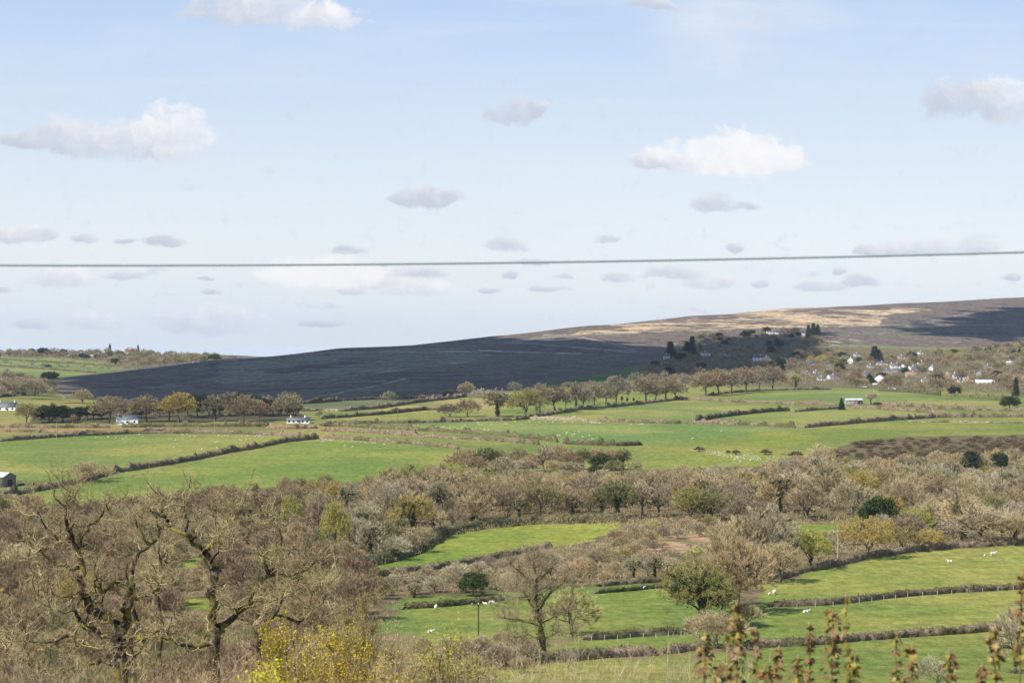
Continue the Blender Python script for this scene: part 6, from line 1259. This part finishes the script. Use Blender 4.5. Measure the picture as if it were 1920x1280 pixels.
# leafy shoots, close to the camera
def shoot(label, px, top, Y, spread, nleaf, seed, bronze=.6, group='leafy shoots in front of the pastures', lsz=.056):
    rng = np.random.default_rng(seed); x = (px - CX) / F * Y; z0 = float(zat(x, Y)); zt = (CY - top) / F * Y; h = zt - z0; st = MB(); lv = MB()
    B = np.stack([np.cumsum(np.r_[0, rng.normal(size=9)]) * .006, np.cumsum(np.r_[0, rng.normal(size=9)]) * .006, np.linspace(0, h, 10)], 1); st.tube(B, np.linspace(.011, .005, 10), 6)
    Lf = h * .75 if nleaf else 0
    lo = min(.8, h * .6)
    n_node = max(2, int(lo / .058))
    for k in range(n_node):
        z = h - .02 - lo * ((k + rng.uniform(-.25, .25) * (k > 0)) / n_node) ** 1.1; c0 = np.array([np.interp(z, B[:, 2], B[:, 0]), np.interp(z, B[:, 2], B[:, 1]), z])
        for s in range(max(1, nleaf + int(rng.integers(-2, 4))) if nleaf > 1 else 1):
            a = k * 1.57 + s * 6.28 / max(1, nleaf) + rng.normal() * .4; el = rng.uniform(-.2, .7); Lp = spread * rng.uniform(.4, 1.5) * (.45 + .55 * k / n_node); d = np.array([math.cos(a) * math.cos(el), math.sin(a) * math.cos(el), math.sin(el)])
            tip = c0 + d * Lp; st.tube([c0, c0 + d * Lp * .6 + [0, 0, .008], tip], (.0022, .0018, .0012), 3)
            # a drooping palmate leaf: five lobes folded along their ribs
            dn = d * .55 + np.array([0, 0, -.8]) + rng.normal(size=3) * .3; dn /= np.linalg.norm(dn); sd = np.cross(dn, d + rng.normal(size=3) * .3); sd /= np.linalg.norm(sd) + 1e-9; nr = np.cross(dn, sd); z_ = lsz * rng.uniform(.6, 1.25)
            V = [tip]; Fc = []
            for q, (an, ln) in enumerate(((-1.35, .6), (-.7, .9), (0, 1.1), (.7, .9), (1.35, .6))):
                dd = dn * math.cos(an) + sd * math.sin(an); e = np.cross(dd, nr); i0 = len(V)
                V += [tip + dd * z_ * ln * .55 + e * z_ * .2 + nr * z_ * .10, tip + dd * z_ * ln + nr * z_ * -.12, tip + dd * z_ * ln * .55 - e * z_ * .2 + nr * z_ * .10]; Fc += [(0, i0, i0 + 1, i0 + 2)]
            lv.add(V, Fc, 0 if rng.random() < bronze else 1)
    bud = MB(); bud.tube([(B[-1] + [0, 0, -.01]), B[-1] + [0, 0, .012], B[-1] + [0, 0, .034]], (.005, .011, .002), 6)
    r = empty('sycamore_shoot', (x, Y, z0)); s_ = st.build('stem', M['bud'], r); s_.color = (.36, .25, .10, 1); b_ = bud.build('bud', M['bud'], r); b_.color = (.5, .33, .16, 1)
    if lv.n:
        l = lv.build('leaves', [M['bronze'], M['youngleaf']], r)
    return tag(r, label, 'shoot', group)
def leafmat(name, c):
    m, nt = nodes(name); geo = nt.nodes.new('ShaderNodeNewGeometry'); n = noise(nt, geo.outputs['Position'], 22., 3.); cc = mixc(nt, 1., c, mrange(nt, n, .3, .7, .6, 1.4, False), 'MULTIPLY'); finish(nt, cc, .5, .3, None, .18); return m
M['bronze'] = leafmat('bronze_leaf', (.185, .10, .04)); M['youngleaf'] = leafmat('young_leaf', (.245, .195, .04))
for i, (px, top, Y, sp, nl, br, lab) in enumerate([(1318, 1190, 17, .07, 5, .7, 'bronze leafed shoot in front of the big hedge bush'), (1383, 1133, 17, .075, 6, .55, 'tall dense shoot with bronze and green leaves over the hedge end'), (1418, 1182, 18, .05, 4, .6, 'thin leafy shoot right beside the tall dense one'), (1457, 1216, 17, .05, 4, .8, 'short bronze shoot in the middle of the row'), (1492, 1232, 16, .07, 5, .85, 'reddest low shoot in the middle of the row'), (1520, 1172, 18, .035, 3, .8, 'slim shoot with one drooping top leaf'),
      (1553, 1150, 17, .075, 6, .7, 'dense dark bronze shoot beside the bare tall stem'), (1583, 1117, 18, .03, 1, .1, 'tall nearly bare stem with pale bud scales'), (1604, 1226, 17, .06, 4, .35, 'green leafed shoot at the foot of the bare stem'), (1680, 1190, 17, .04, 3, .5, 'thin shoot standing alone before the lowest pasture'), (1711, 1216, 16, .065, 5, .8, 'reddish shoot next to the thin lone one'), (1787, 1226, 15, .07, 5, .45, 'big-leafed shoot before the pale twiggy bush'),
      (1873, 1180, 17, .06, 5, .6, 'leafy shoot left of the tallest edge stem'), (1909, 1078, 17, .04, 3, .4, 'tallest stem with pale buds at the picture edge'), (1348, 1248, 16, .06, 4, .6, 'low shoot between the first two bronze shoots'), (1440, 1252, 16, .06, 4, .7, 'low bushy shoot under the short bronze one'), (1845, 1250, 16, .05, 4, .5, 'low shoot left of the edge shoots')]):
    shoot(lab, px, top, Y, sp, nl, 50 + i, br)
def cable():
    P = [(-600, 492.5), (0, 496), (260, 497.3), (500, 497.2), (700, 496), (960, 493), (1300, 487.5), (1600, 480.5), (1920, 472), (2500, 455)]
    q = np.array(P, float); t = np.linspace(-600, 2500, 60)
    c = np.polyfit(q[:, 0], q[:, 1], 3); pts = [at(a, np.polyval(c, a), 16.0) for a in t]
    b = MB(); b.tube(pts, .0085, 8); tag(b.build('overhead_cable', M['cable'], smooth=True), 'grey overhead cable sagging across the whole sky', 'cable')
cable()

# ------------------------------------------------------------------ sun, sky, shading clouds
EL = math.radians(47); SD = np.array([-math.cos(EL) * .83, -math.cos(EL) * .56, math.sin(EL)]); SD /= np.linalg.norm(SD)
sl = bpy.data.lights.new('sun', 'SUN'); sl.energy = 4.6; sl.angle = math.radians(.53); sl.color = (1., .95, .87)
so = bpy.data.objects.new('sun', sl); COL.objects.link(so); so.rotation_euler = Vector(SD).to_track_quat('Z', 'Y').to_euler()
def cloud(label, outline, seed, alt=1150.):
    """a cumulus outside the picture whose shadow lies on the moor"""
    W_ = []
    for px, row, Y in outline:
        Y = gY(px, row, 1450) if Y is None else Y; x = (px - CX) / F * Y; W_.append((x, Y, float(zat(x, Y))))
    W_ = np.array(W_); k = (alt - W_[:, 2]) / SD[2]; C2 = W_[:, :2] + SD[None, :2] * k[:, None]; pl = [tuple(c) for c in C2]
    rng = np.random.default_rng(seed); lo, hi = C2.min(0), C2.max(0); mb = MB()
    bm_v, bm_f = [], []
    import bmesh
    bm = bmesh.new(); bmesh.ops.create_icosphere(bm, subdivisions=2, radius=1.); bm.verts.ensure_lookup_table(); sv = np.array([v.co[:] for v in bm.verts]); sf = np.array([[v.index for v in f.verts] for f in bm.faces]); bm.free()
    E = [(np.array(pl[i]), np.array(pl[(i + 1) % len(pl)])) for i in range(len(pl))]
    def dist(p):
        return min(np.linalg.norm(p - (a + (b - a) * np.clip(np.dot(p - a, b - a) / (np.dot(b - a, b - a) + 1e-9), 0, 1))) for a, b in E)
    for gx in np.arange(lo[0], hi[0], 34):
        for gy in np.arange(lo[1], hi[1], 34):
            p = np.array([gx, gy]) + rng.uniform(-14, 14, 2)
            if not inpoly(p[0], p[1], pl): continue
            d = dist(p); s = min(75., 8 + d * .36) * rng.uniform(.65, 1.15)
            if rng.random() > .22 + d / 190: continue
            mb.add(sv * [s, s, s * .55] * (1 + rng.normal(size=(len(sv), 1)) * .06) + [p[0], p[1], alt + s * .3], sf)
    m = M.get('cloud') or mat_plain('cloud_vapour', (.9, .9, .9), 1., 0., .05, .01); M['cloud'] = m
    o = mb.build('cloud', m, smooth=True); tag(o, label, 'cloud', None, 'stuff')
cloud('broad cloud whose shadow darkens the left shoulder of the moor', [(0, 742, None), (100, 764, None), (300, 778, None), (340, 780, None), (555, 779, None), (570, 769, None), (690, 757, None), (800, 748, None), (900, 737, None), (1010, 733, None), (1130, 727, None), (1235, 717, 1970), (1345, 712, 2020), (1480, 692, 2290), (1560, 668, 2600), (1592, 640, 2950), (1566, 614, 3220), (1470, 612, 3260), (1400, 628, 3090), (1300, 634, 3020), (1230, 650, 2850), (1180, 640, 2960), (1080, 636, 3000), (1000, 633, 3080), (935, 0, 3260), (880, 0, 3420), (640, 0, 3200), (420, 0, 2920), (250, 0, 2820), (10, 0, 2600)], 1)
cloud('second cloud whose shadow lies along the right crest of the moor', [(1640, 612, None), (1700, 602, None), (1740, 590, None), (1800, 580, None), (1920, 570, None), (2300, 560, None), (2300, 640, None), (1960, 640, None), (1860, 645, None), (1800, 634, None), (1730, 634, None), (1690, 626, None)], 2, 1300.)

w = bpy.data.worlds.new('World'); S.world = w; w.use_nodes = True; nt = w.node_tree; nt.nodes.clear()
SKY_STRENGTH = .10
sky = nt.nodes.new('ShaderNodeTexSky'); sky.sky_type = 'NISHITA'; sky.sun_disc = False; sky.sun_elevation = EL; sky.sun_rotation = math.atan2(SD[0], SD[1]); sky.altitude = 200; sky.air_density = 1.; sky.dust_density = 1.2; sky.ozone_density = 2.
tc = nt.nodes.new('ShaderNodeTexCoord'); sx = nt.nodes.new('ShaderNodeSeparateXYZ'); L(nt, tc.outputs['Generated'], sx.inputs[0])
ya = math_(nt, 'MAXIMUM', sx.outputs[1], .05); u = math_(nt, 'DIVIDE', sx.outputs[0], ya); v = math_(nt, 'DIVIDE', sx.outputs[2], ya)
cb = nt.nodes.new('ShaderNodeCombineXYZ'); L(nt, u, cb.inputs[0]); L(nt, v, cb.inputs[1]); UV = cb.outputs[0]
# keep the air below the horizon as pale as the horizon itself
sv = nt.nodes.new('ShaderNodeCombineXYZ'); L(nt, sx.outputs[0], sv.inputs[0]); L(nt, sx.outputs[1], sv.inputs[1]); L(nt, math_(nt, 'MAXIMUM', sx.outputs[2], .004), sv.inputs[2]); L(nt, sv.outputs[0], sky.inputs[0])
EXPO = .7; SK = 1 / SKY_STRENGTH / 2 ** EXPO
el = math_(nt, 'MAXIMUM', sx.outputs[2], 0.)
n1 = nt.nodes.new('ShaderNodeTexNoise'); n1.inputs['Scale'].default_value = 48.; n1.inputs['Detail'].default_value = 8.; n1.inputs['Roughness'].default_value = .6; L(nt, UV, n1.inputs['Vector'])
nw = nt.nodes.new('ShaderNodeVectorMath'); nw.operation = 'SUBTRACT'; L(nt, n1.outputs['Color'], nw.inputs[0]); nw.inputs[1].default_value = (.5, .5, .5)
nm_ = nt.nodes.new('ShaderNodeVectorMath'); nm_.operation = 'MULTIPLY'; L(nt, nw.outputs[0], nm_.inputs[0]); wk_ = mrange(nt, v, .0, .12, .22, 1., False); cw = nt.nodes.new('ShaderNodeCombineXYZ'); L(nt, math_(nt, 'MULTIPLY', wk_, .030), cw.inputs[0]); L(nt, math_(nt, 'MULTIPLY', wk_, .017), cw.inputs[1]); L(nt, cw.outputs[0], nm_.inputs[1])
wa = nt.nodes.new('ShaderNodeVectorMath'); wa.operation = 'ADD'; L(nt, UV, wa.inputs[0]); L(nt, nm_.outputs[0], wa.inputs[1]); UW = wa.outputs[0]
CL = [  # x, y, half width, half height, light (0 grey .. 1 white)
 (430, 5, 95, 45, .45), (590, 25, 95, 34, .62), (500, 0, 60, 40, .5), (120, 250, 80, 38, .30), (220, 262, 120, 42, .42), (320, 245, 78, 58, .62), (40, 262, 40, 20, .15), (965, 205, 62, 30, .18), (1010, 212, 35, 14, .1),
 (1390, 285, 105, 52, 1.1), (1300, 292, 100, 32, .72), (1460, 300, 70, 28, .8), (1235, 300, 55, 18, .4), (790, 368, 62, 20, .2), (830, 362, 44, 20, .22), (745, 374, 34, 9, .1), (1335, 380, 46, 22, .22), (1400, 386, 34, 9, .12),
 (1810, 185, 90, 40, .18), (1890, 190, 62, 46, .5), (35, 438, 62, 20, .42), (80, 440, 26, 12, .15), (150, 444, 30, 10, .15), (310, 450, 42, 12, .15), (235, 452, 30, 6, .05), (655, 468, 34, 10, .1), (945, 460, 44, 15, .2), (1138, 448, 28, 9, .12), (1380, 462, 22, 11, .1), (1740, 462, 125, 20, .42), (1660, 468, 60, 12, .25), (1830, 455, 42, 18, .25),
 (600, 506, 122, 34, 1.6), (520, 520, 50, 16, .6), (690, 518, 80, 20, .6), (790, 510, 62, 13, .35), (660, 542, 32, 11, .4), (780, 540, 76, 18, .62), (120, 518, 74, 19, .52), (235, 516, 40, 9, .2), (998, 490, 34, 8, .15), (958, 513, 20, 9, .15), (1160, 520, 34, 12, .35), (1265, 508, 60, 16, .32), (1335, 528, 58, 16, .42), (1540, 533, 62, 12, .25), (1620, 524, 38, 14, .2), (1575, 508, 17, 8, .15), (1425, 530, 20, 9, .2), (1028, 541, 42, 8, .2), (1050, 518, 24, 7, .05), (390, 524, 22, 5, .0), (398, 549, 26, 6, .1),
 (180, 602, 66, 20, .55), (395, 600, 108, 30, .5), (60, 605, 42, 12, .25), (605, 605, 48, 8, .2), (5, 545, 24, 8, .25), (1900, 516, 22, 8, .2), (1215, 8, 60, 12, .1), (918, 545, 26, 7, .2),
]
fld = None; lit = None
for x, y, a, b, l in CL:
    s = nt.nodes.new('ShaderNodeVectorMath'); s.operation = 'MULTIPLY_ADD'; L(nt, UW, s.inputs[0]); cu, cv = (x - CX) / F, (CY - y - b * .28) / F; A, B = F / (a * 1.06), F / (b * 1.32)
    s.inputs[1].default_value = (A, B, 0); s.inputs[2].default_value = (-cu * A, -cv * B, 0)
    mn = nt.nodes.new('ShaderNodeVectorMath'); mn.operation = 'MINIMUM'; L(nt, s.outputs[0], mn.inputs[0]); mn.inputs[1].default_value = (1e3, 0., 1e3)
    fb = nt.nodes.new('ShaderNodeVectorMath'); fb.operation = 'MULTIPLY_ADD'; L(nt, mn.outputs[0], fb.inputs[0]); fb.inputs[1].default_value = (0, .7, 0); L(nt, s.outputs[0], fb.inputs[2])   # flatter below than above
    ln = nt.nodes.new('ShaderNodeVectorMath'); ln.operation = 'DOT_PRODUCT'; L(nt, fb.outputs[0], ln.inputs[0]); L(nt, fb.outputs[0], ln.inputs[1])
    d = math_(nt, 'SUBTRACT', 1.25, ln.outputs['Value']); dm = math_(nt, 'MAXIMUM', d, 0.)
    g_ = nt.nodes.new('ShaderNodeVectorMath'); g_.operation = 'DOT_PRODUCT'; L(nt, s.outputs[0], g_.inputs[0]); g_.inputs[1].default_value = (.12, .42, 0)
    lt = math_(nt, 'MULTIPLY', math_(nt, 'ADD', g_.outputs['Value'], l), dm)
    fld = dm if fld is None else math_(nt, 'ADD', fld, dm); lit = lt if lit is None else math_(nt, 'ADD', lit, lt)
lit = math_(nt, 'DIVIDE', lit, math_(nt, 'MAXIMUM', fld, .02))
n2 = nt.nodes.new('ShaderNodeTexNoise'); n2.inputs['Scale'].default_value = 120.; n2.inputs['Detail'].default_value = 8.; n2.inputs['Roughness'].default_value = .62; L(nt, UW, n2.inputs['Vector'])
dens = math_(nt, 'ADD', fld, math_(nt, 'MULTIPLY', math_(nt, 'SUBTRACT', n2.outputs[0], .5), 2.6))
dens = math_(nt, 'MULTIPLY', math_(nt, 'MULTIPLY', mrange(nt, dens, .15, 1.1), mrange(nt, n1.outputs[0], .32, .58, .62, 1.)), math_(nt, 'MULTIPLY', math_(nt, 'GREATER_THAN', sx.outputs[1], .05), .84))
lit2 = math_(nt, 'ADD', lit, math_(nt, 'MULTIPLY', math_(nt, 'SUBTRACT', n2.outputs[0], .5), 1.0))
def col3(c, k=1.): return tuple(x * k * SK for x in c)
CG, CW = (.57, .60, .71), (1.02, .985, .975)
cc = nt.nodes.new('ShaderNodeMix'); cc.data_type = 'RGBA'; L(nt, mrange(nt, lit2, .0, 1.12), cc.inputs[0]); cc.inputs[6].default_value = (*col3(CG), 1); cc.inputs[7].default_value = (*col3(CW), 1)
# thin high veil
mpv = nt.nodes.new('ShaderNodeMapping'); mpv.inputs['Scale'].default_value = (4., 16., 1); mpv.inputs['Rotation'].default_value = (0, 0, -.12); L(nt, UV, mpv.inputs[0])
vz = noise(nt, mpv.outputs[0], 1.6, 6., .6); veil = mrange(nt, vz, .42, .75, .0, .35)
# paler air towards the horizon
grad = mixc(nt, mrange(nt, el, .045, .17, 0, 1, False), col3((.89, .935, .97)), col3((.52, .67, .92)))
grad = mixc(nt, mrange(nt, el, .17, .75, 0, 1, False), grad, col3((.17, .33, .78)))
b0 = mixc(nt, .18, grad, sky.outputs[0])
b1 = mixc(nt, veil, b0, col3((.74, .83, .95)))
# shreds of small far cumulus low over the horizon
mph = nt.nodes.new('ShaderNodeMapping'); mph.inputs['Scale'].default_value = (24., 95., 1); L(nt, UW, mph.inputs[0])
hz = noise(nt, mph.outputs[0], 1., 7., .6); band = math_(nt, 'MULTIPLY', mrange(nt, v, .004, .02), mrange(nt, v, .075, .03))
hm = math_(nt, 'MULTIPLY', mrange(nt, hz, .60, .70), math_(nt, 'MULTIPLY', band, .6))
b1 = mixc(nt, hm, b1, col3((.60, .65, .77)))
# high streaks
mps = nt.nodes.new('ShaderNodeMapping'); mps.inputs['Scale'].default_value = (3., 60., 1); mps.inputs['Rotation'].default_value = (0, 0, .09); L(nt, UV, mps.inputs[0])
b1 = mixc(nt, mrange(nt, noise(nt, mps.outputs[0], 1.3, 5., .6), .52, .75, 0, .22), b1, col3((.82, .88, .95)))
for wx, wy, wa_, wb, wk in ((1330, 60, 130, 95, .55), (1480, 30, 120, 40, .4), (1880, 120, 90, 60, .2), (500, 320, 300, 40, .12), (1100, 330, 400, 60, .15)):   # veils of cirrus
    s = nt.nodes.new('ShaderNodeVectorMath'); s.operation = 'MULTIPLY_ADD'; L(nt, UW, s.inputs[0]); s.inputs[1].default_value = (F / wa_, F / wb, 0); s.inputs[2].default_value = (-(wx - CX) / wa_, -(CY - wy) / wb, 0)
    ln = nt.nodes.new('ShaderNodeVectorMath'); ln.operation = 'LENGTH'; L(nt, s.outputs[0], ln.inputs[0])
    b1 = mixc(nt, math_(nt, 'MULTIPLY', mrange(nt, ln.outputs['Value'], 1.3, .1), mrange(nt, vz, .3, .7, .3 * wk, 1.4 * wk)), b1, col3((.84, .86, .92)))
b3 = mixc(nt, dens, b1, cc.outputs[2])
bg = nt.nodes.new('ShaderNodeBackground'); bg.inputs['Strength'].default_value = SKY_STRENGTH; L(nt, b3, bg.inputs[0]); wo = nt.nodes.new('ShaderNodeOutputWorld'); L(nt, bg.outputs[0], wo.inputs[0])
w.cycles.sampling_method = 'MANUAL'; w.cycles.sample_map_resolution = 512

def haze():
    m, nt = nodes('air'); v = nt.nodes.new('ShaderNodeVolumePrincipled'); v.inputs['Color'].default_value = (.60, .735, .95, 1); v.inputs['Density'].default_value = 2.4e-5
    o = nt.nodes.new('ShaderNodeOutputMaterial'); nt.links.new(v.outputs[0], o.inputs['Volume'])
    b = MB(); top, bot = 190., -187.; b.box((0, 6000, (top + bot) / 2), (40000, 22000, top - bot)); tag(b.build('haze', m), 'thin blue haze over the whole valley', 'haze', None, 'stuff')
haze()
# ------------------------------------------------------------------ camera and render settings
cd = bpy.data.cameras.new('camera'); cd.sensor_width = 36; cd.lens = 36 * F / 1920; cd.clip_end = 200000; cd.clip_start = .1
cd.dof.use_dof = True; cd.dof.focus_distance = 900; cd.dof.aperture_fstop = 3.8
co = bpy.data.objects.new('camera', cd); COL.objects.link(co); co.location = (0, 0, 0); co.rotation_euler = (PI / 2, 0, 0); S.camera = co
S.view_settings.view_transform = 'Standard'; S.view_settings.look = 'None'; S.view_settings.exposure = EXPO; S.view_settings.gamma = 1.
S.cycles.max_bounces = 5; S.cycles.diffuse_bounces = 3; S.cycles.glossy_bounces = 2; S.cycles.transmission_bounces = 3; S.cycles.transparent_max_bounces = 8
S.cycles.use_denoising = True; S.cycles.denoiser = 'OPENIMAGEDENOISE'; S.cycles.denoising_input_passes = 'RGB_ALBEDO_NORMAL'; S.cycles.denoising_prefilter = 'NONE'; S.cycles.volume_bounces = 0
